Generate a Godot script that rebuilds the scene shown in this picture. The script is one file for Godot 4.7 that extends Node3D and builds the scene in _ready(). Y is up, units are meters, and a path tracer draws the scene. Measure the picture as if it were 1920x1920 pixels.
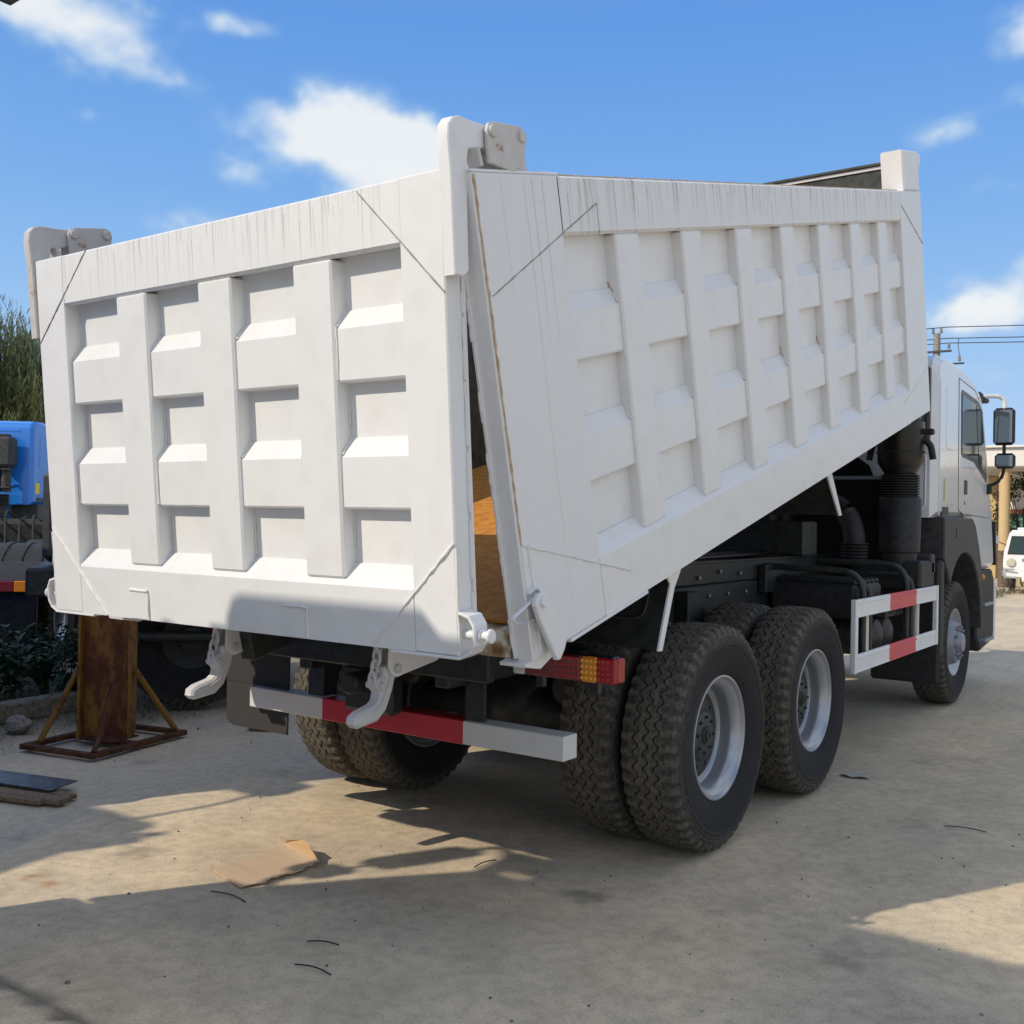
extends Node3D
# A white tipper truck with its body half raised on a dusty concrete yard.
# Truck axes: x to the truck's right, y up, z to the rear; the rear axle stands at z = 0.

const TILT := 0.2487          # tipping angle of the dump body
const BODY_O := Vector3(0, 1.0948, 1.7031)   # rear lower edge of the body
const GATE_TILT := 0.0878
const GATE_O := Vector3(0, 1.1409, 2.0393)   # lower edge of the hanging tailgate
const BX := 1.249
const BL := 5.69
const BH := 1.6685

var rng := RandomNumberGenerator.new()
var M := {}
var used := {}
var tyre_mesh: ArrayMesh
var rim_rear_mesh: ArrayMesh
var hub_rear_mesh: ArrayMesh
var rim_front_mesh: ArrayMesh
var hub_front_mesh: ArrayMesh

# ------------------------------------------------------------------ mesh builder
class MB:
	var st := SurfaceTool.new()
	var xf := Transform3D.IDENTITY
	var col := Color(1, 1, 1)
	var sg := 1
	func _init() -> void:
		st.begin(Mesh.PRIMITIVE_TRIANGLES)
	func put(p: Vector3, uv: Vector2) -> void:
		st.set_color(col)
		st.set_uv(uv)
		st.add_vertex(xf * p)
	func tri(a: Vector3, b: Vector3, c: Vector3, out: Vector3, group := -1, ua := Vector2.ZERO, ub := Vector2.ZERO, uc := Vector2.ZERO) -> void:
		st.set_smooth_group(group)
		var n := (a - c).cross(a - b)
		put(a, ua)
		if (n.dot(out) >= 0.0) == (xf.basis.determinant() > 0.0):
			put(b, ub); put(c, uc)
		else:
			put(c, uc); put(b, ub)
	func quad(a: Vector3, b: Vector3, c: Vector3, d: Vector3, out: Vector3, group := -1, u := []) -> void:
		if u.size() == 4:
			tri(a, b, c, out, group, u[0], u[1], u[2])
			tri(a, c, d, out, group, u[0], u[2], u[3])
		else:
			tri(a, b, c, out, group)
			tri(a, c, d, out, group)
	func box(c: Vector3, size: Vector3, ch := 0.0) -> void:
		var h := size * 0.5
		ch = minf(ch, minf(h.x, minf(h.y, h.z)) * 0.9)
		for ax in 3:
			var b := (ax + 1) % 3
			var e := (ax + 2) % 3
			for s: float in [-1.0, 1.0]:
				var q: Array[Vector3] = []
				for k: Vector2 in [Vector2(-1, -1), Vector2(1, -1), Vector2(1, 1), Vector2(-1, 1)]:
					var p := Vector3.ZERO
					p[ax] = s * h[ax]; p[b] = k.x * (h[b] - ch); p[e] = k.y * (h[e] - ch)
					q.append(c + p)
				var o := Vector3.ZERO
				o[ax] = s
				quad(q[0], q[1], q[2], q[3], o)
				if ch > 0.0:
					# edge strips between this face and the +-b faces
					for t: float in [-1.0, 1.0]:
						var a0 := Vector3.ZERO; var a1 := Vector3.ZERO; var b0 := Vector3.ZERO; var b1 := Vector3.ZERO
						a0[ax] = s * h[ax]; a0[b] = t * (h[b] - ch); a0[e] = -(h[e] - ch)
						a1 = a0; a1[e] = h[e] - ch
						b0[ax] = s * (h[ax] - ch); b0[b] = t * h[b]; b0[e] = -(h[e] - ch)
						b1 = b0; b1[e] = h[e] - ch
						var oo := Vector3.ZERO
						oo[ax] = s; oo[b] = t
						quad(c + a0, c + a1, c + b1, c + b0, oo)
		if ch > 0.0:
			for sx: float in [-1.0, 1.0]:
				for sy: float in [-1.0, 1.0]:
					for sz: float in [-1.0, 1.0]:
						var s := Vector3(sx, sy, sz)
						tri(c + s * Vector3(h.x, h.y - ch, h.z - ch), c + s * Vector3(h.x - ch, h.y, h.z - ch), c + s * Vector3(h.x - ch, h.y - ch, h.z), s)
	# polygon in the plane (e1, e2) pushed along e3 from d0 to d1, with chamfered rims
	func prism(poly: PackedVector2Array, o: Vector3, e1: Vector3, e2: Vector3, e3: Vector3, d0: float, d1: float, bev := 0.0, smooth_deg := 25.0) -> void:
		var n := poly.size()
		var area := 0.0
		for i in n:
			area += poly[i].cross(poly[(i + 1) % n])
		if area < 0.0:
			poly.reverse()
		if d1 < d0:
			var t := d0
			d0 = d1; d1 = t
		var nor: Array[Vector2] = []
		for i in n:
			var dv := (poly[(i + 1) % n] - poly[i]).normalized()
			nor.append(Vector2(dv.y, -dv.x))
		var inner := PackedVector2Array()
		for i in n:
			var a := nor[(i + n - 1) % n]
			var b := nor[i]
			var m := (a + b)
			if m.length() < 0.05:
				m = b
			m = m.normalized()
			inner.append(poly[i] - m * bev / maxf(0.35, m.dot(b)))
		var rings := []
		if bev > 0.0:
			rings = [[inner, d0], [poly, d0 + bev], [poly, d1 - bev], [inner, d1]]
		else:
			rings = [[poly, d0], [poly, d1]]
		var groups: Array[int] = []
		var cur := sg
		for i in n:
			var ang := rad_to_deg(absf(nor[(i + n - 1) % n].angle_to(nor[i])))
			if ang > smooth_deg:
				cur += 1
			groups.append(cur)
		for r in rings.size() - 1:
			for i in n:
				var j := (i + 1) % n
				var pa: PackedVector2Array = rings[r][0]
				var pb: PackedVector2Array = rings[r + 1][0]
				var da: float = rings[r][1]
				var db: float = rings[r + 1][1]
				var out := e1 * nor[i].x + e2 * nor[i].y
				if bev > 0.0 and r == 0: out = out - e3 * 0.7
				if bev > 0.0 and r == 2: out = out + e3 * 0.7
				var gg := groups[i] + r * 40
				if smooth_deg < 1.0: gg = -1
				quad(o + e1 * pa[i].x + e2 * pa[i].y + e3 * da, o + e1 * pa[j].x + e2 * pa[j].y + e3 * da, o + e1 * pb[j].x + e2 * pb[j].y + e3 * db, o + e1 * pb[i].x + e2 * pb[i].y + e3 * db, out, gg)
		sg = cur + 200
		for k in 2:
			var pc: PackedVector2Array = rings[0][0] if k == 0 else rings[rings.size() - 1][0]
			var dd := d0 if k == 0 else d1
			var idx := Geometry2D.triangulate_polygon(pc)
			for t in range(0, idx.size(), 3):
				var a := pc[idx[t]]; var b := pc[idx[t + 1]]; var c := pc[idx[t + 2]]
				tri(o + e1 * a.x + e2 * a.y + e3 * dd, o + e1 * b.x + e2 * b.y + e3 * dd, o + e1 * c.x + e2 * c.y + e3 * dd, e3 * (-1.0 if k == 0 else 1.0))
	func tube(path: Array, r: float, n := 10, caps := true, radii := []) -> void:
		sg += 1
		var up := Vector3.UP
		var d0: Vector3 = (path[1] - path[0]).normalized()
		if absf(d0.dot(up)) > 0.9:
			up = Vector3.RIGHT
		var side := d0.cross(up).normalized()
		var prev := []
		for i in path.size():
			var dv: Vector3
			if i == 0: dv = path[1] - path[0]
			elif i == path.size() - 1: dv = path[i] - path[i - 1]
			else: dv = (path[i] - path[i - 1]).normalized() + (path[i + 1] - path[i]).normalized()
			dv = dv.normalized()
			side = (side - dv * side.dot(dv)).normalized()
			var u := side.cross(dv)
			var rr: float = r if radii.is_empty() else radii[i]
			var ring := []
			for k in n:
				var a := TAU * k / n
				ring.append(path[i] + (side * cos(a) + u * sin(a)) * rr)
			if i > 0:
				for k in n:
					var k2 := (k + 1) % n
					var out: Vector3 = (prev[k] + prev[k2]) * 0.5 - path[i - 1]
					quad(prev[k], prev[k2], ring[k2], ring[k], out, sg)
			if caps and (i == 0 or i == path.size() - 1):
				var o := -dv if i == 0 else dv
				for k in range(1, n - 1):
					tri(ring[0], ring[k], ring[k + 1], o)
			prev = ring
	# profile of (distance along axis, radius), outside to the left-hand side decided by 'flip'
	func lathe(prof: Array, o: Vector3, axis: Vector3, n := 32, flip := false, hard := 35.0) -> void:
		axis = axis.normalized()
		var s := axis.cross(Vector3.UP if absf(axis.y) < 0.9 else Vector3.RIGHT).normalized()
		var u := s.cross(axis)
		var g := sg + 1
		for i in prof.size() - 1:
			var p: Vector2 = prof[i]
			var q: Vector2 = prof[i + 1]
			var dv := (q - p).normalized()
			if i > 0:
				var pd: Vector2 = (p - Vector2(prof[i - 1])).normalized()
				if rad_to_deg(absf(pd.angle_to(dv))) > hard:
					g += 1
			for k in n:
				var a := TAU * k / n
				var b := TAU * (k + 1) / n
				var ra := s * cos(a) + u * sin(a)
				var rb := s * cos(b) + u * sin(b)
				var rm := (ra + rb).normalized()
				var out := (rm * dv.x - axis * dv.y) * (-1.0 if flip else 1.0)
				var A := o + axis * p.x + ra * p.y
				var B := o + axis * p.x + rb * p.y
				var C := o + axis * q.x + rb * q.y
				var D := o + axis * q.x + ra * q.y
				if p.y < 1e-5: tri(A, C, D, out, g)
				elif q.y < 1e-5: tri(A, B, C, out, g)
				else: quad(A, B, C, D, out, g)
		sg = g + 1
	func cyl(a: Vector3, b: Vector3, r: float, n := 20, ch := 0.0) -> void:
		var l := (b - a).length()
		lathe([Vector2(0, 0), Vector2(0, r - ch), Vector2(ch, r), Vector2(l - ch, r), Vector2(l, r - ch), Vector2(l, 0)] if ch > 0 else [Vector2(0, 0), Vector2(0, r), Vector2(l, r), Vector2(l, 0)], a, b - a, n)
	func done() -> ArrayMesh:
		st.generate_normals()
		return st.commit()

# ------------------------------------------------------------------ naming and tagging
func numbered(called: String) -> String:
	if not used.has(called):
		used[called] = 0
		return called
	used[called] += 1
	return "%s_%03d" % [called, used[called]]

func part(parent: Node, called: String, mb: MB, mat: Material, label := "") -> MeshInstance3D:
	var o := MeshInstance3D.new()
	o.name = called
	o.mesh = mb.done()
	o.mesh.surface_set_material(0, mat)
	parent.add_child(o, true)
	if label != "": o.set_meta("label", label)
	if called == "weld_bead" or called == "lens_beads": o.set_meta("kind", "stuff")
	return o

func inst(parent: Node, called: String, mesh: Mesh, at := Transform3D.IDENTITY) -> MeshInstance3D:
	var o := MeshInstance3D.new()
	o.name = called
	o.mesh = mesh
	parent.add_child(o, true)
	o.transform = at
	return o

func tag(o: Node, label: String, category: String, group := "", kind := "") -> void:
	if label != "": o.set_meta("label", label)
	if category != "": o.set_meta("category", category)
	if group != "": o.set_meta("group", group)
	if kind != "": o.set_meta("kind", kind)

func thing(called: String, label: String, category: String, group := "") -> Node3D:
	var o := Node3D.new()
	o.name = numbered(called)
	add_child(o)
	tag(o, label, category, group)
	return o

func single(called: String, mb: MB, mat: Material, label: String, category: String, group := "") -> MeshInstance3D:
	var o := part(self, numbered(called), mb, mat)
	tag(o, label, category, group)
	return o

func structure(called: String, mb: MB, mat: Material) -> MeshInstance3D:
	var o := part(self, numbered(called), mb, mat)
	o.set_meta("kind", "structure")
	return o

func pv(a: Array) -> PackedVector2Array:
	var r := PackedVector2Array()
	for i in range(0, a.size(), 2):
		r.append(Vector2(a[i], a[i + 1]))
	return r

func arc2(c: Vector2, r: float, a0: float, a1: float, n: int) -> Array:
	var o := []
	for i in n + 1:
		var a := deg_to_rad(lerpf(a0, a1, float(i) / n))
		o.append(c.x + cos(a) * r)
		o.append(c.y + sin(a) * r)
	return o

func bend(pts: Array, r := 0.1, n := 5) -> Array:      # rounds the corners of a path
	var o := [pts[0]]
	for i in range(1, pts.size() - 1):
		var a: Vector3 = pts[i] + (pts[i - 1] - pts[i]).normalized() * r
		var b: Vector3 = pts[i] + (pts[i + 1] - pts[i]).normalized() * r
		for k in n + 1:
			var t := float(k) / n
			o.append(a.lerp(pts[i], t).lerp((pts[i] as Vector3).lerp(b, t), t))
	o.append(pts[pts.size() - 1])
	return o

func bead(mb: MB, a: Vector3, b: Vector3, r := 0.006) -> void:    # a weld bead
	var n := int(maxf(2, (b - a).length() / 0.022))
	var path := []
	var rad := []
	for i in n + 1:
		path.append(a.lerp(b, float(i) / n) + Vector3(rng.randf_range(-1, 1), rng.randf_range(-1, 1), rng.randf_range(-1, 1)) * r * 0.25)
		rad.append(r * rng.randf_range(0.7, 1.3))
	mb.tube(path, r, 6, true, rad)

# ------------------------------------------------------------------ materials
func lin(r: float, g: float, b: float) -> Color:
	return Color(r, g, b).linear_to_srgb()

func mat(c: Color, rough := 0.6, metal := 0.0) -> StandardMaterial3D:
	var m := StandardMaterial3D.new()
	m.albedo_color = c.linear_to_srgb()
	m.roughness = rough
	m.metallic = metal
	return m

func noise(seed_: int, freq: float, oct := 4, type := FastNoiseLite.TYPE_SIMPLEX_SMOOTH) -> FastNoiseLite:
	var n := FastNoiseLite.new()
	n.seed = seed_
	n.noise_type = type
	n.frequency = freq
	n.fractal_type = FastNoiseLite.FRACTAL_FBM
	n.fractal_octaves = oct
	return n

# seamless grey noise mapped through a ramp of [position, Color] stops (sRGB multipliers)
func ramp_tex(n: FastNoiseLite, size: int, stops: Array) -> ImageTexture:
	var img := n.get_seamless_image(size, size)
	var src := img.get_data()
	var lut := []
	for i in 256:
		var t := i / 255.0
		var c: Color = stops[0][1]
		for k in stops.size() - 1:
			if t >= stops[k][0]:
				c = (stops[k][1] as Color).lerp(stops[k + 1][1], clampf((t - stops[k][0]) / maxf(1e-4, stops[k + 1][0] - stops[k][0]), 0, 1))
		lut.append(c)
	var out := PackedByteArray()
	out.resize(size * size * 3)
	for i in size * size:
		var c: Color = lut[src[i]]
		out[i * 3] = c.r8; out[i * 3 + 1] = c.g8; out[i * 3 + 2] = c.b8
	var im := Image.create_from_data(size, size, false, Image.FORMAT_RGB8, out)
	im.generate_mipmaps()
	return ImageTexture.create_from_image(im)

func grey_tex(n: FastNoiseLite, size: int, lo: float, hi: float) -> ImageTexture:
	return ramp_tex(n, size, [[0.0, Color(lo, lo, lo)], [1.0, Color(hi, hi, hi)]])

func normal_tex(n: FastNoiseLite, size: int, strength: float) -> ImageTexture:
	var img := n.get_seamless_image(size, size)
	img.convert(Image.FORMAT_RGBA8)
	img.bump_map_to_normal_map(strength)
	return ImageTexture.create_from_image(img)

func triplanar(m: StandardMaterial3D, tex: Texture2D, metres: float) -> StandardMaterial3D:
	m.albedo_texture = tex
	m.uv1_triplanar = true
	m.uv1_scale = Vector3.ONE / metres
	m.uv1_triplanar_sharpness = 6.0
	return m

# water-borne dirt runs on a painted rail: many thin lines of unequal length below the upper edge
func streak_tex(w: int, h: int, count: int, seed_: int, rusty: float) -> ImageTexture:
	var r := RandomNumberGenerator.new()
	r.seed = seed_
	var n := noise(seed_, 0.02, 3)
	var val := PackedFloat32Array(); val.resize(w * h)
	var warm := PackedFloat32Array(); warm.resize(w * h)
	for i in count:
		var x := r.randi_range(2, w - 3)
		if n.get_noise_1d(x * 3.0) < r.randf_range(-0.5, 0.35): continue
		var len := int(h * (r.randf_range(0.12, 1.0) if r.randf() < 0.65 else 1.0))
		var y0 := int(h * (0.0 if r.randf() < 0.8 else r.randf_range(0, 0.5)))
		var a := r.randf_range(0.04, 0.22)
		var wd := r.randi_range(2, 4) if r.randf() < 0.8 else 6
		var hue := r.randf() * rusty
		var xx := float(x)
		for y in range(y0, mini(h, y0 + len)):
			var t := float(y - y0) / len
			xx += r.randf_range(-0.12, 0.12)
			for k in wd:
				var px := clampi(int(xx) + k, 0, w - 1)
				val[y * w + px] = minf(0.5, val[y * w + px] + a * (1.0 - t * t * 0.8) * r.randf_range(0.7, 1.1))
				warm[y * w + px] = hue
	var out := PackedByteArray(); out.resize(w * h * 3)
	for i in w * h:
		var v := val[i]
		var g := 0.992 + 0.008 * n.get_noise_2d(i % w, i / w)
		var c := Color(g, g, g).lerp(Color(0.36, 0.33, 0.29).lerp(Color(0.42, 0.27, 0.14), warm[i]), v)
		out[i * 3] = c.r8; out[i * 3 + 1] = c.g8; out[i * 3 + 2] = c.b8
	return ImageTexture.create_from_image(Image.create_from_data(w, h, false, Image.FORMAT_RGB8, out))

func make_sky() -> ImageTexture:
	var w := 2560
	var h := 1280
	var blobs := [[-41.4, 19.0, 3.6, 2.2, 1.0], [-46.4, 19.2, 4.4, 2.4, 0.95], [-43.0, 16.6, 3.8, 1.4, 0.75], [-38.6, 17.8, 2.2, 1.6, 0.7], [-49.5, 20.6, 2.0, 1.0, 0.4], [-60.0, 23.6, 4.8, 2.4, 1.3], [-55.6, 21.9, 2.6, 1.2, 0.7], [-62.5, 20.6, 3.4, 0.9, 0.55], [-50.4, 24.2, 1.9, 0.6, 0.62], [-57.8, 19.3, 1.1, 0.7, 0.66], [-53.5, 14.8, 2.6, 1.9, 0.42], [-51.5, 17.5, 1.6, 0.8, 0.36],
		[-10.6, 10.8, 3.9, 1.6, 0.9], [-8.0, 12.6, 2.5, 1.2, 0.6], [-10.0, 16.6, 2.4, 1.2, 0.74], [-12.2, 19.0, 2.4, 1.0, 0.6], [-9.4, 22.6, 3.0, 2.0, 0.8], [-8.8, 20.3, 2.0, 1.0, 0.55], [-14.0, 7.4, 6.0, 1.0, 0.42], [-20.0, 14.0, 4.0, 1.0, 0.3]]
	var f := noise(5, 8.0, 6)
	f.fractal_gain = 0.58
	var f2 := noise(9, 2.2, 3)
	var f3 := noise(77, 1.5, 6)
	var row := PackedByteArray()
	row.resize(w * h * 3)
	var grad := []
	var stops := [[0.0, Color8(196, 218, 240)], [4.0, Color8(180, 210, 243)], [10.0, Color8(154, 196, 242)], [17.0, Color8(124, 175, 235)], [26.0, Color8(98, 153, 226)], [50.0, Color8(68, 118, 200)], [90.0, Color8(54, 100, 184)]]
	for y in h:
		var el := 90.0 - (y + 0.5) / h * 180.0
		var base := Color8(176, 190, 205)
		if el >= 0:
			for k in stops.size() - 1:
				if el >= stops[k][0]:
					base = (stops[k][1] as Color).lerp(stops[k + 1][1], clampf((el - stops[k][0]) / (stops[k + 1][0] - stops[k][0]), 0, 1))
		var near := []
		for b: Array in blobs:
			if absf(el - b[1]) < b[3] * 2.2: near.append(b)
		var ce := cos(deg_to_rad(el))
		var se := sin(deg_to_rad(el))
		for x in w:
			var c := base
			var az := (x + 0.5) / w * 360.0
			if az > 180.0: az -= 360.0
			if el > 0:
				var m := 0.0
				for b: Array in near:
					var dx: float = absf(az - b[0])
					if dx > 180.0: dx = 360.0 - dx
					dx = dx * ce / b[2]
					if dx < 2.2:
						var dy: float = (el - b[1]) / b[3]
						if dy < 0: dy *= 1.35
						m += b[4] * exp(-(dx * dx + dy * dy))
				var d := Vector3(sin(deg_to_rad(az)) * ce, se * 1.5, -cos(deg_to_rad(az)) * ce)
				# heavier cloud added outside the view to raise the neutral fill light
				var away := maxf(smoothstep(26.0, 34.0, absf(az + 35.0)), smoothstep(25.0, 33.0, el))
				var wide := 0.0
				if away > 0.0:
					wide = away * smoothstep(-0.38, 0.15, f3.get_noise_3dv(d))
				if m > 0.03 or wide > 0.0:
					var v := f.get_noise_3dv(d)
					var v2 := f2.get_noise_3dv(d * 2.0)
					var a := maxf(0.94 * smoothstep(0.22, 1.10, m + (1.15 * v + 0.55 * v2) * minf(1.0, m * 2.2) * (1.15 - 0.6 * minf(m, 1.2))), clampf(wide * (1.0 + 0.6 * v), 0, 1))
					if a > 0.0:
						var body := Color8(206, 218, 236).lerp(Color8(248, 248, 246), clampf(a * 1.2 - 0.1 + v * 0.3, 0, 1))
						c = base.lerp(body, a * 0.96)
			var i := (y * w + x) * 3
			row[i] = c.r8; row[i + 1] = c.g8; row[i + 2] = c.b8
	return ImageTexture.create_from_image(Image.create_from_data(w, h, false, Image.FORMAT_RGB8, row))

func make_materials() -> void:
	var grime := ramp_tex(noise(3, 0.012, 5), 512, [[0.0, Color(0.975, 0.972, 0.965)], [0.35, Color(0.99, 0.99, 0.988)], [0.55, Color(1, 1, 1)], [1.0, Color(1, 1, 1)]])
	var orange := normal_tex(noise(21, 0.02, 3), 256, 0.6)
	M.white = triplanar(mat(Color(0.735, 0.742, 0.745), 0.33), grime, 1.3)
	M.white.normal_enabled = true
	M.white.normal_texture = orange
	M.white.normal_scale = 0.06
	M.rail = mat(Color(0.735, 0.742, 0.745), 0.42)
	M.rail.albedo_texture = streak_tex(2048, 160, 270, 4, 0.5)
	M.rail_side = mat(Color(0.735, 0.742, 0.745), 0.42)
	M.rail_side.albedo_texture = streak_tex(2048, 96, 420, 11, 0.35)
	M.panel_side = mat(Color(0.735, 0.742, 0.745), 0.42)
	M.panel_side.albedo_texture = streak_tex(256, 1024, 6, 31, 0.6)
	M.weld = triplanar(mat(Color(0.74, 0.735, 0.72), 0.5), grime, 0.3)
	M.weld_rust = triplanar(mat(Color(0.60, 0.55, 0.46), 0.6), ramp_tex(noise(8, 0.03, 5), 256, [[0.0, Color(0.74, 0.58, 0.42)], [0.45, Color(0.93, 0.86, 0.76)], [1.0, Color(1, 1, 1)]]), 0.5)
	M.weld_dark = mat(Color(0.30, 0.29, 0.275), 0.7)
	M.white_gloss = triplanar(mat(Color(0.80, 0.805, 0.81), 0.2), grime, 2.0)
	M.white_gloss.clearcoat_enabled = true
	M.white_gloss.clearcoat = 0.6
	M.white_gloss.clearcoat_roughness = 0.06
	var dust := ramp_tex(noise(14, 0.02, 5), 512, [[0.0, Color(0.55, 0.55, 0.55)], [0.5, Color(0.85, 0.84, 0.82)], [1.0, Color(1, 0.97, 0.92)]])
	M.hanger = triplanar(mat(Color(0.56, 0.565, 0.57), 0.48), ramp_tex(noise(61, 0.02, 6), 256, [[0.0, Color(0.70, 0.52, 0.36)], [0.22, Color(0.96, 0.93, 0.90)], [1.0, Color(1, 1, 1)]]), 0.5)
	M.chassis = triplanar(mat(Color(0.026, 0.031, 0.034), 0.5), dust, 0.8)
	M.chassis_green = triplanar(mat(Color(0.040, 0.047, 0.046), 0.5), dust, 0.9)
	M.plastic = triplanar(mat(Color(0.030, 0.031, 0.034), 0.62), dust, 0.7)
	M.plastic_grey = triplanar(mat(Color(0.060, 0.062, 0.066), 0.6), dust, 0.9)
	M.rubber = triplanar(mat(Color(0.05, 0.05, 0.048), 0.85), dust, 0.5)
	M.inside = triplanar(mat(Color(0.075, 0.086, 0.084), 0.6), dust, 1.0)
	var rn := noise(17, 0.03, 6)
	rn.fractal_gain = 0.6
	var rust := ramp_tex(rn, 512, [[0.0, Color8(176, 112, 42)], [0.38, Color8(196, 130, 48)], [0.55, Color8(206, 142, 56)], [0.75, Color8(210, 152, 70)], [1.0, Color8(206, 164, 98)]])
	M.rust_floor = triplanar(mat(Color(0.86, 0.80, 0.72), 0.8), rust, 1.4)
	M.sill = triplanar(mat(Color(0.72, 0.72, 0.70), 0.6), ramp_tex(noise(19, 0.014, 5), 256, [[0.0, Color8(110, 70, 40)], [0.4, Color8(200, 176, 140)], [0.6, Color8(246, 240, 230)], [1.0, Color8(255, 255, 255)]]), 0.45)
	M.silver = triplanar(mat(Color(0.37, 0.385, 0.41), 0.32, 0.5), grime, 0.8)
	M.silver_dull = triplanar(mat(Color(0.28, 0.295, 0.325), 0.42, 0.35), grime, 0.8)
	M.hook = triplanar(mat(Color(0.60, 0.60, 0.60), 0.5), grime, 0.3)
	M.chrome = mat(Color(0.72, 0.72, 0.72), 0.12, 1.0)
	M.hub = triplanar(mat(Color(0.045, 0.052, 0.053), 0.5), dust, 0.4)
	M.bolt = mat(Color(0.30, 0.31, 0.32), 0.4, 0.6)
	M.red_paint = triplanar(mat(Color(0.52, 0.025, 0.045), 0.36), grime, 0.7)
	M.red_guard = triplanar(mat(Color(0.62, 0.05, 0.07), 0.4), grime, 0.5)
	M.red_lens = mat(Color(0.17, 0.003, 0.008), 0.16)
	M.red_lens.clearcoat_enabled = true
	M.red_bright = mat(Color(0.30, 0.005, 0.010), 0.18)
	M.amber = mat(Color(0.70, 0.24, 0.015), 0.2)
	M.lens_bead = mat(Color(0.50, 0.03, 0.035), 0.12)
	M.amber_bead = mat(Color(0.95, 0.48, 0.07), 0.12)
	M.glass = mat(Color(0.03, 0.055, 0.058), 0.10)
	M.glass.metallic_specular = 0.6
	M.mirror = mat(Color(0.34, 0.38, 0.39), 0.03, 1.0)
	M.black = mat(Color(0.012, 0.012, 0.013), 0.35)
	M.cream = mat(Color(0.66, 0.62, 0.52), 0.5)
	M.yellow = mat(Color(0.80, 0.62, 0.03), 0.5)
	M.label_white = mat(Color(0.75, 0.75, 0.72), 0.5)
	M.film = mat(Color(0.70, 0.72, 0.74), 0.12)
	M.blue = triplanar(mat(Color(0.010, 0.205, 0.72), 0.22), grime, 2.0)
	M.blue.clearcoat_enabled = true
	M.blue.clearcoat = 0.6
	M.tyre = triplanar(mat(Color(1, 1, 1), 0.88), ramp_tex(noise(23, 0.03, 5), 512, [[0.0, Color(0.5, 0.5, 0.5)], [0.5, Color(0.84, 0.83, 0.81)], [1.0, Color(1, 0.98, 0.95)]]), 0.45)
	M.tyre.vertex_color_use_as_albedo = true
	var bn := noise(29, 0.010, 7)
	bn.fractal_gain = 0.68
	var beam := ramp_tex(bn, 512, [[0.0, Color8(96, 46, 28)], [0.40, Color8(128, 66, 34)], [0.52, Color8(146, 92, 42)], [0.64, Color8(176, 130, 54)], [1.0, Color8(186, 146, 64)]])
	M.beam = triplanar(mat(Color(0.44, 0.38, 0.33), 0.75), beam, 0.9)
	M.beam.uv1_scale = Vector3(1.3, 0.5, 1.3)
	M.beam_yellow = triplanar(mat(Color(0.38, 0.34, 0.30), 0.75), ramp_tex(bn, 256, [[0.0, Color8(120, 70, 36)], [0.34, Color8(150, 98, 42)], [0.46, Color8(192, 148, 56)], [1.0, Color8(204, 164, 66)]]), 0.8)
	M.beam_rust = triplanar(mat(Color(0.45, 0.41, 0.38), 0.85), ramp_tex(noise(30, 0.02, 5), 256, [[0.0, Color8(58, 30, 20)], [0.5, Color8(112, 66, 36)], [1.0, Color8(150, 104, 52)]]), 0.5)
	M.card = triplanar(mat(Color(0.56, 0.41, 0.27), 0.85), grime, 0.3)
	M.card_shaded = triplanar(mat(Color(0.46, 0.31, 0.16), 0.85), grime, 0.3)  # darker than the sheet: the flap's shade is painted into its colour
	M.wood = triplanar(mat(Color(0.26, 0.19, 0.13), 0.85), dust, 0.3)
	M.sheet = triplanar(mat(Color(0.115, 0.13, 0.16), 0.38), ramp_tex(noise(33, 0.02, 6), 256, [[0.0, Color(0.6, 0.6, 0.62)], [0.55, Color(0.85, 0.86, 0.9)], [0.72, Color(1, 1, 1)], [1.0, Color(1, 1, 1)]]), 0.5)
	M.stone = triplanar(mat(Color(0.33, 0.31, 0.28), 0.95), dust, 0.35)
	M.concrete = triplanar(mat(Color(0.30, 0.28, 0.24), 0.95), dust, 0.8)
	M.leaf = mat(Color(1, 1, 1), 0.55)
	M.leaf.vertex_color_use_as_albedo = true
	M.leaf.backlight_enabled = true
	M.leaf.backlight = Color(0.35, 0.4, 0.2)
	M.bark = triplanar(mat(Color(0.12, 0.09, 0.065), 0.95), dust, 0.5)
	M.plaster = triplanar(mat(Color(0.58, 0.42, 0.22), 0.85), grime, 2.0)
	M.plaster_white = triplanar(mat(Color(0.70, 0.68, 0.63), 0.8), grime, 2.0)
	M.plaster_dark = triplanar(mat(Color(0.22, 0.17, 0.13), 0.85), dust, 1.0)
	M.brickred = triplanar(mat(Color(0.40, 0.14, 0.10), 0.8), dust, 1.0)
	M.teal = triplanar(mat(Color(0.13, 0.34, 0.29), 0.6), dust, 1.2)
	M.wire = mat(Color(0.035, 0.04, 0.055), 0.6)
	M.pole = triplanar(mat(Color(0.40, 0.38, 0.35), 0.9), dust, 1.0)
	M.rust_mark = mat(Color(0.42, 0.31, 0.20), 0.8)
	M.pebble = mat(Color(1, 1, 1), 0.9)
	M.pebble.vertex_color_use_as_albedo = true

# ------------------------------------------------------------------ ground
func axis_lines(coarse_lo: Array, a: float, b: float, step: float, coarse_hi: Array) -> PackedFloat32Array:
	var r := PackedFloat32Array()
	for v: float in coarse_lo: r.append(v)
	var n := int(round((b - a) / step))
	for i in n + 1: r.append(lerpf(a, b, float(i) / n))
	for v: float in coarse_hi: r.append(v)
	return r

func slab_edge(z: float) -> float:       # where the newer concrete ends, to the left of the truck
	return -1.66 - 0.05 * sin(z * 1.7) - 0.09 * maxf(0, -z) + 0.35 * maxf(0, z - 1.5)

func seg_dist(p: Vector2, a: Vector2, b: Vector2) -> float:
	return p.distance_to(Geometry2D.get_closest_point_to_segment(p, a, b))

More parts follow.
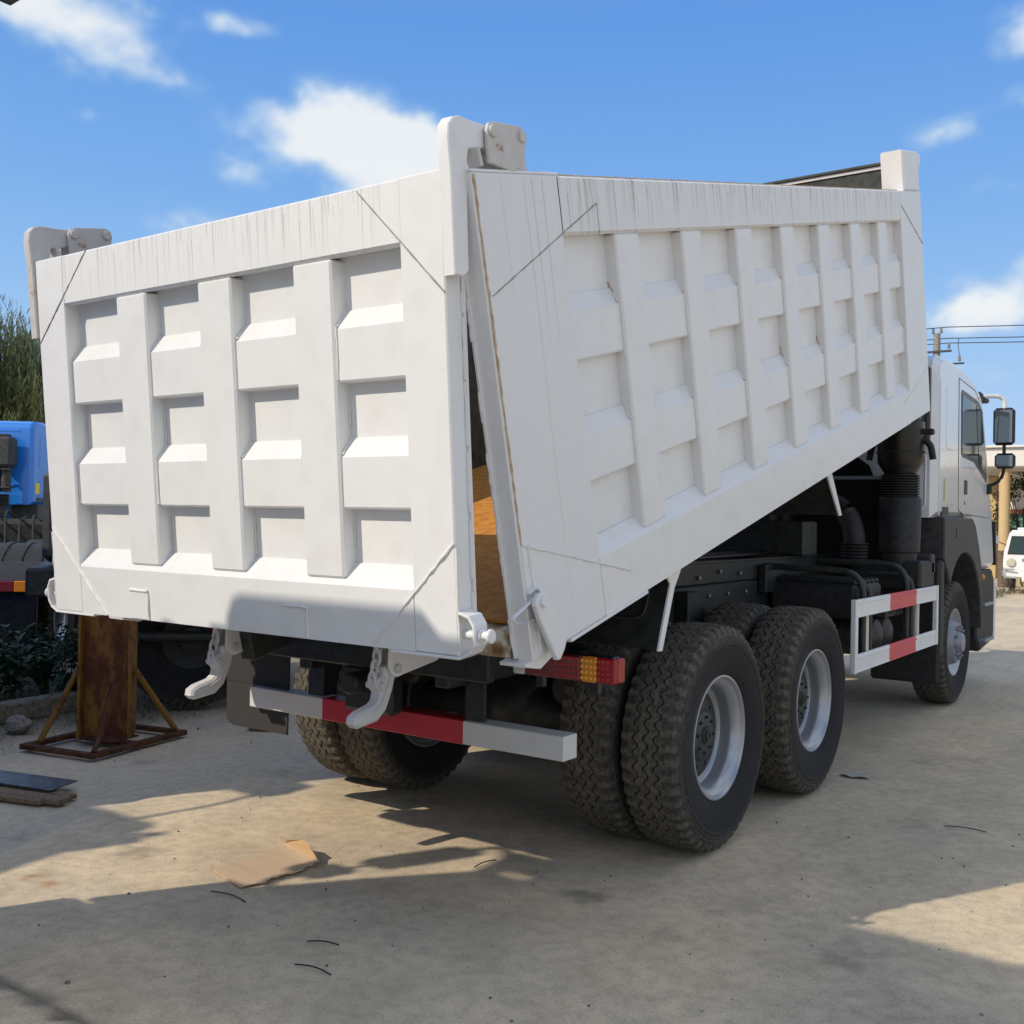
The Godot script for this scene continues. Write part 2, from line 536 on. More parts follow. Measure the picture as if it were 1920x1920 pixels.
func make_ground() -> void:
	var xs := axis_lines([-700, -300, -140, -70, -40, -26, -18, -13, -10, -8, -7, -6.2, -5.4, -4.8, -4.4, -4.0, -3.7], -3.5, 3.2, 0.04, [3.5, 4, 4.6, 5.4, 6.5, 8, 11, 16, 24, 40, 70, 140, 300, 700])
	var zs := PackedFloat32Array([-700, -300, -140, -90, -70, -55, -45, -38, -33])
	for i in 84: zs.append(-30.0 + i * 0.3)
	for i in 22: zs.append(-4.8 + i * 0.1)
	for i in 168: zs.append(-2.6 + i * 0.036)
	for v: float in [3.6, 4.0, 4.6, 5.5, 7, 9, 12, 18, 30, 60, 140, 300, 700]: zs.append(v)
	var n1 := noise(41, 0.55, 4)
	var n2 := noise(42, 2.6, 4)
	var n3 := noise(43, 9.0, 3)
	var n4 := noise(44, 0.16, 3)
	var stains := []
	var r := RandomNumberGenerator.new()
	r.seed = 15
	for i in 60:
		stains.append([Vector2(r.randf_range(-2.5, 3.2), r.randf_range(-3.0, 3.0)), r.randf_range(0.03, 0.13), r.randf_range(0.10, 0.3)])
	stains.append([Vector2(1.02, 0.92), 0.10, 0.55])
	stains.append([Vector2(-0.95, 1.75), 0.09, 0.5])
	var st := SurfaceTool.new()
	st.begin(Mesh.PRIMITIVE_TRIANGLES)
	var w := xs.size()
	for z in zs:
		for x in xs:
			var p := Vector2(x, z)
			var near := absf(x) < 14 and z > -34 and z < 12
			var y := 0.0
			var dusty := clampf(0.5 + 0.9 * n1.get_noise_2d(x, z) + 0.35 * n4.get_noise_2d(x, z), 0, 1)
			var c := Color(0.53, 0.452, 0.345).lerp(Color(0.69, 0.565, 0.39), dusty)
			if near:
				var a := n2.get_noise_2d(x, z)
				var b := n3.get_noise_2d(x * 1.0, z * 1.0)
				c = c * (1.0 + 0.17 * a + 0.07 * b)
				y = 0.0025 * a + 0.0008 * b - 0.004
				# tyre lanes: flattened dust with faint cross ripples, running beside the truck
				var lane := exp(-pow((x - 2.05 - 0.05 * sin(z)) / 0.22, 2.0)) + 0.7 * exp(-pow((x - 1.1 + 0.04 * sin(z * 0.8)) / 0.25, 2.0))
				if lane > 0.03:
					y += 0.0028 * lane * sin(z * 52.0 + 3.0 * n2.get_noise_2d(x, z))
					c = c.lerp(Color(0.46, 0.405, 0.325), 0.45 * minf(1, lane) * (0.6 + 0.6 * n2.get_noise_2d(x * 2, z * 0.4)))
				var e := slab_edge(z)
				if z < 2.4 and x < e:
					var t := smoothstep(0.0, 0.05, e - x)
					y -= 0.016 * t
					c = c.lerp(Color(0.50, 0.455, 0.38), 0.55 * t)
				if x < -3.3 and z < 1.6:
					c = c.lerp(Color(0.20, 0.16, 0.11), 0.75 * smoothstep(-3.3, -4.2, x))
				for s: Array in stains:
					var dd: float = p.distance_to(s[0]) / s[1]
					if dd < 1.6:
						c = c.lerp(Color(0.13, 0.12, 0.10), s[2] * smoothstep(1.25, 0.35, dd + 0.9 * n3.get_noise_2d(x, z)))
				# damp joint in the near left corner
				var dj := minf(seg_dist(p, Vector2(-0.35, 2.86), Vector2(0.06, 2.84)), seg_dist(p, Vector2(0.06, 2.84), Vector2(0.5, 2.86))) + 0.03 * n3.get_noise_2d(x, z)
				if dj < 0.05:
					c = c.lerp(Color(0.09, 0.083, 0.072), 0.75 * smoothstep(0.05, 0.012, dj))
					y -= 0.006 * smoothstep(0.045, 0.0, dj)
				# rust spots
				for q: Vector2 in [Vector2(-1.02, 2.22), Vector2(-0.86, 2.22)]:
					var dq := p.distance_to(q) + 0.05 * n3.get_noise_2d(x * 1.5, z * 1.5)
					if dq < 0.06:
						c = c.lerp(Color(0.42, 0.19, 0.06), 0.7 * smoothstep(0.06, 0.02, dq))
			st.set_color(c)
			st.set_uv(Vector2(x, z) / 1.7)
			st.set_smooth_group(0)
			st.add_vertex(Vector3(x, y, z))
	for j in zs.size() - 1:
		for i in w - 1:
			var a := j * w + i
			for k: int in [a, a + 1, a + w, a + 1, a + w + 1, a + w]:
				st.add_index(k)
	st.generate_normals()
	st.generate_tangents()
	var m := mat(Color(1, 1, 1), 0.93)
	m.vertex_color_use_as_albedo = true
	# fine grain: sand, pores and scuffs
	var fine := noise(51, 0.09, 4).get_seamless_image(1024, 1024).get_data()
	var mid := noise(52, 0.018, 5).get_seamless_image(1024, 1024).get_data()
	var spots := noise(53, 0.05, 2, FastNoiseLite.TYPE_CELLULAR)
	spots.cellular_return_type = FastNoiseLite.RETURN_DISTANCE
	var sp := spots.get_seamless_image(1024, 1024).get_data()
	var out := PackedByteArray()
	out.resize(1024 * 1024 * 3)
	var hgt := PackedByteArray()
	hgt.resize(1024 * 1024)
	for i in 1024 * 1024:
		var v := 0.80 + 0.15 * (fine[i] / 255.0 - 0.5) + 0.15 * (mid[i] / 255.0 - 0.5)
		if sp[i] < 22 and mid[i] > 130: v *= 0.82 + 0.18 * sp[i] / 22.0
		v = clampf(v + 0.165, 0, 1)
		out[i * 3] = int(v * 255); out[i * 3 + 1] = int(v * 253); out[i * 3 + 2] = int(v * 249)
		hgt[i] = clampi(int(128 + 0.5 * (fine[i] - 128) + 0.4 * (mid[i] - 128)), 0, 255)
	var im := Image.create_from_data(1024, 1024, false, Image.FORMAT_RGB8, out)
	m.albedo_texture = ImageTexture.create_from_image(im)
	var hm := Image.create_from_data(1024, 1024, false, Image.FORMAT_L8, hgt)
	hm.convert(Image.FORMAT_RGBA8)
	hm.bump_map_to_normal_map(2.2)
	m.normal_enabled = true
	m.normal_texture = ImageTexture.create_from_image(hm)
	m.normal_scale = 0.22
	var g := MeshInstance3D.new()
	g.name = "ground"
	g.mesh = st.commit()
	g.mesh.surface_set_material(0, m)
	add_child(g)
	g.set_meta("kind", "structure")

# ------------------------------------------------------------------ wheels (axis along x, outside towards +x)
func make_tyre() -> ArrayMesh:
	var R := 0.55
	var pitches := 50
	var steps := pitches * 4
	# columns: [x, radius, zigzag weight, lug weight, dust]
	var cols := []
	var inner := [[0.100, 0.285, 0.0], [0.118, 0.300, 0.0], [0.136, 0.345, 0.0], [0.148, 0.395, 0.0], [0.153, 0.440, 0.0], [0.1535, 0.452, 0.1], [0.1560, 0.454, 0.12], [0.1560, 0.459, 0.15], [0.1525, 0.461, 0.2], [0.1520, 0.470, 0.3], [0.1545, 0.472, 0.35], [0.1545, 0.477, 0.4], [0.1500, 0.479, 0.45], [0.1490, 0.488, 0.5], [0.1510, 0.490, 0.55], [0.1505, 0.495, 0.6], [0.1460, 0.497, 0.65]]
	for c: Array in inner: cols.append([-c[0], c[1], 0.0, 0.0, c[2] * 0.9])
	cols.append([-0.143, 0.508, 0.0, 0.35, 0.8])
	cols.append([-0.136, 0.528, 0.0, 0.9, 0.9])
	cols.append([-0.126, 0.541, 0.0, 1.0, 1.0])
	cols.append([-0.108, 0.545, 0.0, 1.0, 1.0])
	cols.append([-0.094, 0.546, 0.0, 0.35, 1.0])
	var tops := [0.547, 0.5498, 0.5498, 0.547]
	var gx := [-0.052, 0.0, 0.052]
	for k in 3:
		var x: float = gx[k]
		var z := 1.0
		cols.append([x - 0.0050, tops[k], z, 0.0, 1.0])
		cols.append([x - 0.0040, tops[k] - 0.014, z, 0.0, 0.25])
		cols.append([x + 0.0040, tops[k] - 0.014, z, 0.0, 0.25])
		cols.append([x + 0.0050, tops[k + 1], z, 0.0, 1.0])
	cols.append([0.094, 0.546, 0.0, 0.35, 1.0])
	cols.append([0.108, 0.545, 0.0, 1.0, 1.0])
	cols.append([0.126, 0.541, 0.0, 1.0, 1.0])
	cols.append([0.136, 0.528, 0.0, 0.9, 0.9])
	cols.append([0.143, 0.508, 0.0, 0.35, 0.8])
	inner.reverse()
	for c: Array in inner: cols.append([c[0], c[1], 0.0, 0.0, c[2] * 0.9])
	var zig := [-1.0, -0.85, 1.0, 0.85]
	var lug := [0.0, 0.1, 1.0, 1.0]
	var st := SurfaceTool.new()
	st.begin(Mesh.PRIMITIVE_TRIANGLES)
	var nn := noise(71, 6.0, 3)
	for s in steps:
		var a := TAU * s / steps
		for ci in cols.size():
			var c: Array = cols[ci]
			var side := 0 if c[0] < 0 else 2
			var x: float = c[0] + c[2] * 0.0125 * zig[s % 4]
			var r: float = c[1] - c[3] * 0.012 * lug[(s + side) % 4]
			var d: float = c[4] * (0.75 + 0.5 * nn.get_noise_3d(cos(a) * 2, sin(a) * 2, x * 8))
			if c[3] > 0.3 and lug[(s + side) % 4] > 0.5: d *= 0.45
			var col := Color(0.022, 0.022, 0.024).lerp(Color(0.19, 0.17, 0.138), clampf(d, 0, 1))
			st.set_color(col)
			st.set_uv(Vector2(float(s) / steps * 8.0, float(ci) / cols.size()))
			st.set_smooth_group(-1 if (c[1] > 0.50) else 0)
			st.add_vertex(Vector3(x, sin(a) * r, cos(a) * r))
	var w := cols.size()
	for s in steps:
		for ci in w - 1:
			var a := s * w + ci
			var b := ((s + 1) % steps) * w + ci
			for k: int in [a, a + 1, b, a + 1, b + 1, b]:
				st.add_index(k)
	st.deindex()
	st.generate_normals()
	var m := st.commit()
	m.surface_set_material(0, M.tyre)
	return m

func to_mesh(mb: MB, m: Material) -> ArrayMesh:
	var r := mb.done()
	r.surface_set_material(0, m)
	return r

func make_wheel_meshes() -> void:
	tyre_mesh = make_tyre()
	var b := MB.new()
	b.lathe([Vector2(-0.004, 0.205), Vector2(0.000, 0.232), Vector2(0.012, 0.246), Vector2(0.040, 0.250), Vector2(0.062, 0.244), Vector2(0.080, 0.250), Vector2(0.100, 0.264), Vector2(0.108, 0.282), Vector2(0.119, 0.288), Vector2(0.126, 0.294), Vector2(0.125, 0.302), Vector2(0.112, 0.305), Vector2(0.104, 0.298), Vector2(0.085, 0.275), Vector2(-0.085, 0.275), Vector2(-0.11, 0.30)], Vector3.ZERO, Vector3.RIGHT, 56, true)
	rim_rear_mesh = to_mesh(b, M.silver)
	b = MB.new()
	b.lathe([Vector2(-0.10, 0.215), Vector2(0.002, 0.215), Vector2(0.008, 0.205), Vector2(0.012, 0.17), Vector2(0.020, 0.13), Vector2(0.036, 0.115), Vector2(0.042, 0.105), Vector2(0.046, 0.045), Vector2(0.058, 0.04), Vector2(0.058, 0.0)], Vector3.ZERO, Vector3.RIGHT, 40, true)
	for i in 10:
		var a := TAU * i / 10.0
		b.cyl(Vector3(0.005, sin(a) * 0.165, cos(a) * 0.165), Vector3(0.020, sin(a) * 0.165, cos(a) * 0.165), 0.012, 6)
	for i in 8:
		var a := TAU * (i + 0.5) / 8.0
		b.cyl(Vector3(0.045, sin(a) * 0.088, cos(a) * 0.088), Vector3(0.056, sin(a) * 0.088, cos(a) * 0.088), 0.008, 6)
	b.lathe([Vector2(0.052, 0.030), Vector2(0.066, 0.028), Vector2(0.066, 0.016), Vector2(0.060, 0.014), Vector2(0.060, 0.0)], Vector3.ZERO, Vector3.RIGHT, 18, true)
	hub_rear_mesh = to_mesh(b, M.hub)
	b = MB.new()
	b.lathe([Vector2(0.06, 0.215), Vector2(0.075, 0.235), Vector2(0.085, 0.255), Vector2(0.10, 0.268), Vector2(0.113, 0.285), Vector2(0.124, 0.294), Vector2(0.124, 0.302), Vector2(0.10, 0.302), Vector2(0.085, 0.275), Vector2(-0.085, 0.275), Vector2(-0.11, 0.30)], Vector3.ZERO, Vector3.RIGHT, 48, true)
	rim_front_mesh = to_mesh(b, M.silver)
	b = MB.new()
	b.lathe([Vector2(0.055, 0.22), Vector2(0.09, 0.205), Vector2(0.135, 0.185), Vector2(0.150, 0.175), Vector2(0.150, 0.10), Vector2(0.156, 0.095), Vector2(0.190, 0.085), Vector2(0.200, 0.075), Vector2(0.200, 0.0)], Vector3.ZERO, Vector3.RIGHT, 40, true)
	for i in 10:
		var a := TAU * i / 10.0
		b.cyl(Vector3(0.145, sin(a) * 0.137, cos(a) * 0.137), Vector3(0.182, sin(a) * 0.137, cos(a) * 0.137), 0.016, 6, 0.004)
	hub_front_mesh = to_mesh(b, M.silver_dull)

# outer_face +1 puts the rim's open side to +x
func wheel(parent: Node3D, at: Vector3, sgn: float, front := false, turn := 0.0) -> Node3D:
	var o := Node3D.new()
	o.name = "wheel"
	parent.add_child(o, true)
	o.position = at
	if sgn < 0: o.rotation.y = PI
	var t := inst(o, "tyre", tyre_mesh)
	t.rotation.x = turn
	inst(o, "rim", rim_front_mesh if front else rim_rear_mesh)
	inst(o, "hub", hub_front_mesh if front else hub_rear_mesh).rotation.x = turn
	return o

func axle(parent: Node3D, z: float, front := false) -> void:
	var b := MB.new()
	if front:
		b.tube([Vector3(-1.0, 0.55, z), Vector3(-0.5, 0.44, z), Vector3(0.5, 0.44, z), Vector3(1.0, 0.55, z)], 0.055, 8)
	else:
		b.tube([Vector3(-1.05, 0.55, z), Vector3(-0.35, 0.55, z), Vector3(-0.2, 0.56, z), Vector3(0.2, 0.56, z), Vector3(0.35, 0.55, z), Vector3(1.05, 0.55, z)], 0.08, 12, true, [0.085, 0.085, 0.17, 0.17, 0.085, 0.085])
		b.lathe([Vector2(-0.22, 0.0), Vector2(-0.19, 0.10), Vector2(-0.1, 0.19), Vector2(0.1, 0.21), Vector2(0.19, 0.1), Vector2(0.24, 0.0)], Vector3(0.03, 0.58, z), Vector3(0, 0, 1), 18)
		for s: float in [-1.0, 1.0]:
			b.cyl(Vector3(s * 0.62, 0.55, z), Vector3(s * 0.80, 0.55, z), 0.205, 24, 0.01)
			b.cyl(Vector3(s * 0.52, 0.75, z + 0.16), Vector3(s * 0.52, 0.75, z + 0.34), 0.09, 16, 0.02)
	part(parent, "axle", b, M.chassis)

# ------------------------------------------------------------------ the ribbed white panels
# builds one stiffened panel in local axes (along, up, out); 'to' turns those axes into the parent's
func ribbed(parent: Node3D, to: Transform3D, cells: Dictionary, rail_mat: Material) -> void:
	var lo: float = cells.lo; var hi: float = cells.hi
	var a: float = cells.in_lo; var b: float = cells.in_hi
	var H: float = cells.h
	var dep: float = cells.depth
	var yb: float = cells.y_bottom; var yt: float = cells.y_top
	var e1 := Vector3(0, 0, 1); var e2 := Vector3(0, 1, 0); var e3 := Vector3(1, 0, 0)
	var m := MB.new()
	m.xf = to
	m.box(Vector3((lo + hi) * 0.5, H * 0.5, -dep - 0.007), Vector3(hi - lo - 0.004, H - 0.004, 0.013))
	part(parent, "back_sheet", m, M.white)
	for k in 2:
		m = MB.new()
		m.xf = to
		var x0 := lo if k == 0 else b
		var x1 := a if k == 0 else hi
		m.prism(pv([x0, 0.0, x1, 0.0, x1, H, x0, H]), Vector3.ZERO, Vector3(1, 0, 0), Vector3(0, 1, 0), Vector3(0, 0, 1), -dep - 0.011, 0.0, 0.005)
		part(parent, "post_panel", m, M.white)
	m = MB.new()
	m.xf = to
	m.prism(pv([0.0, 0.0, 0.0, yb - 0.012, -0.010, yb + 0.002, -dep + 0.006, yb + 0.062, -dep, yb + 0.062, -dep, 0.0]), Vector3.ZERO, e1, e2, e3, a, b)
	part(parent, "bottom_rail", m, M.white)
	# top rail with its own texture coordinates for the dirt runs
	var a0 := a
	var b0 := b
	if cells.get("lap", false):
		a -= 0.007
		b += 0.007
	m = MB.new()
	m.xf = to * Transform3D(Basis.IDENTITY, Vector3(0, 0, 0.0006))
	var q := [Vector3(a, yt, 0), Vector3(b, yt, 0), Vector3(b, H, 0), Vector3(a, H, 0)]
	m.quad(Vector3(a, yt + 0.012, 0), Vector3(b, yt + 0.012, 0), Vector3(b, H - 0.008, 0), Vector3(a, H - 0.008, 0), Vector3(0, 0, 1), -1, [Vector2(0, 1), Vector2(1, 1), Vector2(1, 0), Vector2(0, 0)])
	m.quad(Vector3(a, H - 0.008, 0), Vector3(b, H - 0.008, 0), Vector3(b, H, -0.010), Vector3(a, H, -0.010), Vector3(0, 1, 1), -1, [Vector2(0, 0.02), Vector2(1, 0.02), Vector2(1, 0), Vector2(0, 0)])
	m.quad(Vector3(a, H, -0.010), Vector3(b, H, -0.010), Vector3(b, H, -dep), Vector3(a, H, -dep), Vector3(0, 1, 0), -1, [Vector2(0, 0), Vector2(1, 0), Vector2(1, 0), Vector2(0, 0)])
	m.quad(Vector3(a, yt + 0.012, 0), Vector3(b, yt + 0.012, 0), Vector3(b, yt, -0.012), Vector3(a, yt, -0.012), Vector3(0, -1, 1), -1, [Vector2(0, 1), Vector2(1, 1), Vector2(1, 1), Vector2(0, 1)])
	m.quad(Vector3(a, yt, -0.012), Vector3(b, yt, -0.012), Vector3(b, yt + 0.012, -dep), Vector3(a, yt + 0.012, -dep), Vector3(0, -1, 0), -1, [Vector2(0, 1), Vector2(1, 1), Vector2(1, 1), Vector2(0, 1)])
	part(parent, "top_rail", m, rail_mat)
	a = a0
	b = b0
	var ribs: Array = cells.ribs
	for r: Array in ribs:
		m = MB.new()
		m.xf = to
		m.box(Vector3((r[0] + r[1]) * 0.5, (yb + yt) * 0.5 + 0.006, (-dep - 0.018) * 0.5), Vector3(r[1] - r[0], yt - yb - 0.010, dep + 0.006), 0.008)
		part(parent, "rib", m, M.white)
	var edges := [a]
	for r: Array in ribs:
		edges.append(r[0]); edges.append(r[1])
	edges.append(b)
	for i in range(0, edges.size(), 2):
		for row: Array in cells.rows:
			m = MB.new()
			m.xf = to
			var f: float = -0.020
			m.prism(pv([f, row[0] + 0.008, f, row[1] - 0.010, f - 0.008, row[1] + 0.001, -dep + 0.004, row[1] + 0.058, -dep, row[1] + 0.058, -dep, row[0] - 0.004, f - 0.006, row[0]]), Vector3.ZERO, e1, e2, e3, edges[i], edges[i + 1])
			part(parent, "cross_block", m, M.white)
	# weld beads in the cell corners and along the mitred corner plates
	m = MB.new()
	m.xf = to
	for i in range(0, edges.size(), 2):
		for row: Array in cells.rows:
			for s in 2:
				var x: float = edges[i + s]
				var ins := 0.003 * (1 - 2 * s)
				bead(m, Vector3(x + ins, row[1] + 0.06, -dep), Vector3(x + ins, row[1], -0.022), 0.0045)
				if rng.randf() < 0.75:
					bead(m, Vector3(x + ins, row[1], -0.018), Vector3(x + ins, row[0] + 0.01, -0.018), 0.0045)
			if rng.randf() < 0.6:
				bead(m, Vector3(edges[i] + 0.003, row[0] - 0.06, -dep + 0.004), Vector3(edges[i] + 0.003, row[0] - 0.06 - rng.randf_range(0.08, 0.17), -dep + 0.004), 0.004)
	part(parent, "weld_bead", m, M.weld)
	for i in range(0, edges.size(), 2):
		for row: Array in cells.rows:
			if rng.randf() < (0.4 if edges.size() > 10 else 0.0):
				m = MB.new()
				m.xf = to
				var x: float = edges[i + 1] - 0.004
				var y0: float = row[1] + 0.065
				bead(m, Vector3(x, y0, -dep + 0.002), Vector3(x - 0.004, y0 + rng.randf_range(0.02, 0.06), -dep + 0.001), 0.0022)
				bead(m, Vector3(x, y0, -dep + 0.002), Vector3(x, y0 - 0.02, -dep + 0.016), 0.0022)
				part(parent, "rust_mark", m, M.rust_mark)
	for g: Array in cells.seams:
		m = MB.new()
		m.xf = to
		bead(m, Vector3(g[0], g[1], 0.0005), Vector3(g[2], g[3], 0.0005), g[4])
		part(parent, "weld_seam", m, g[5])

func make_tailgate(truck: Node3D) -> void:
	var to := Transform3D(Basis(Vector3.RIGHT, GATE_TILT), GATE_O)
	var gate := Node3D.new()
	gate.name = "tailgate"
	truck.add_child(gate)
	gate.transform = to
	var idt := Transform3D.IDENTITY
	ribbed(gate, idt, {lap = true, lo = -1.178, hi = 1.178, in_lo = -0.966, in_hi = 0.990, h = 1.583, depth = 0.072, y_bottom = 0.222, y_top = 1.362,
		ribs = [[-0.600, -0.400], [-0.068, 0.128], [0.467, 0.662]], rows = [[0.930, 1.127], [0.482, 0.676]],
		seams = [[-0.783, 1.580, -1.172, 1.215, 0.0030, M.weld_dark], [0.806, 1.570, 1.176, 1.190, 0.0030, M.weld_dark], [-1.165, 0.380, -0.778, 0.004, 0.007, M.weld], [1.176, 0.375, 0.800, 0.012, 0.006, M.weld], [-0.966, 1.362, -0.966, 1.40, 0.004, M.weld]]}, M.rail)
	# back plate lip, seen from the side
	var m := MB.new()
	m.box(Vector3(0, 0.79, -0.092), Vector3(2.372, 1.56, 0.012), 0.002)
	part(gate, "back_plate", m, M.white)
	m = MB.new()
	for s: float in [-1.0, 1.0]:
		for k in 7:
			var y0 := 0.03 + k * 0.22
			bead(m, Vector3(s * 1.18, y0, -0.083), Vector3(s * 1.18, y0 + rng.randf_range(0.13, 0.22), -0.083), 0.006)
		bead(m, Vector3(s * 1.179, 0.02, -0.004), Vector3(s * 1.179, 0.36, -0.004), 0.005)
	part(gate, "weld_bead", m, M.weld)
	# patches low on the bottom rail
	for p: Array in [[-0.60, 0.004, -0.48, 0.125], [0.345, 0.004, 0.475, 0.118]]:
		m = MB.new()
		m.box(Vector3((p[0] + p[2]) * 0.5, (p[1] + p[3]) * 0.5, 0.0015), Vector3(p[2] - p[0], p[3] - p[1], 0.004))
		bead(m, Vector3(p[0], p[3], 0.003), Vector3(p[2], p[3], 0.003), 0.006)
		bead(m, Vector3(p[2], p[3], 0.003), Vector3(p[2], p[1], 0.003), 0.005)
		part(gate, "patch_plate", m, M.white)
	# lower lips and pin brackets at both corners
	for s: float in [-1.0, 1.0]:
		m = MB.new()
		m.box(Vector3(s * 1.03, -0.006, -0.045), Vector3(0.30, 0.010, 0.10), 0.002)
		part(gate, "corner_lip", m, M.white)
		m = MB.new()
		var strap := [Vector2(1.179, 0.150), Vector2(1.225, 0.138), Vector2(1.246, 0.105), Vector2(1.246, 0.040), Vector2(1.222, 0.008), Vector2(1.179, -0.012), Vector2(1.179, -0.002), Vector2(1.217, 0.017), Vector2(1.236, 0.045), Vector2(1.236, 0.100), Vector2(1.219, 0.128), Vector2(1.179, 0.140)]
		var pl := PackedVector2Array()
		for v: Vector2 in strap: pl.append(Vector2(v.x * s, v.y))
		m.prism(pl, Vector3.ZERO, Vector3(1, 0, 0), Vector3(0, 1, 0), Vector3(0, 0, 1), -0.072, 0.0, 0.002)
		part(gate, "pin_bracket", m, M.white)
		m = MB.new()
		m.cyl(Vector3(s * 1.179, 0.070, -0.036), Vector3(s * 1.285, 0.070, -0.036), 0.015, 18)
		m.cyl(Vector3(s * 1.278, 0.070, -0.036), Vector3(s * 1.292, 0.070, -0.036), 0.024, 18, 0.003)
		m.cyl(Vector3(s * 1.246, 0.070, -0.036), Vector3(s * 1.254, 0.070, -0.036), 0.024, 18, 0.002)
		part(gate, "locking_pin", m, M.white)
	# hinge arms bent over to the links on top of the body
	for s: float in [-1.0, 1.0]:
		m = MB.new()
		var x0 := 1.180 if s > 0 else -1.228
		var arm := pv([2.158, 2.375, 2.190, 2.700, 2.207, 2.800, 2.205, 2.845, 2.185, 2.872, 2.150, 2.886, 2.110, 2.887, 2.015, 2.898, 1.985, 2.893, 1.972, 2.870, 1.985, 2.845, 2.020, 2.820, 2.062, 2.800, 2.098, 2.795, 2.105, 2.760, 2.100, 2.640, 2.085, 2.400, 2.110, 2.378])
		var inv := to.affine_inverse()
		m.xf = inv
		m.prism(arm, Vector3.ZERO, Vector3(0, 0, 1), Vector3(0, 1, 0), Vector3(1, 0, 0), x0, x0 + 0.048, 0.004, 30.0)
		part(gate, "hinge_arm", m, M.hanger if s < 0 else M.white)

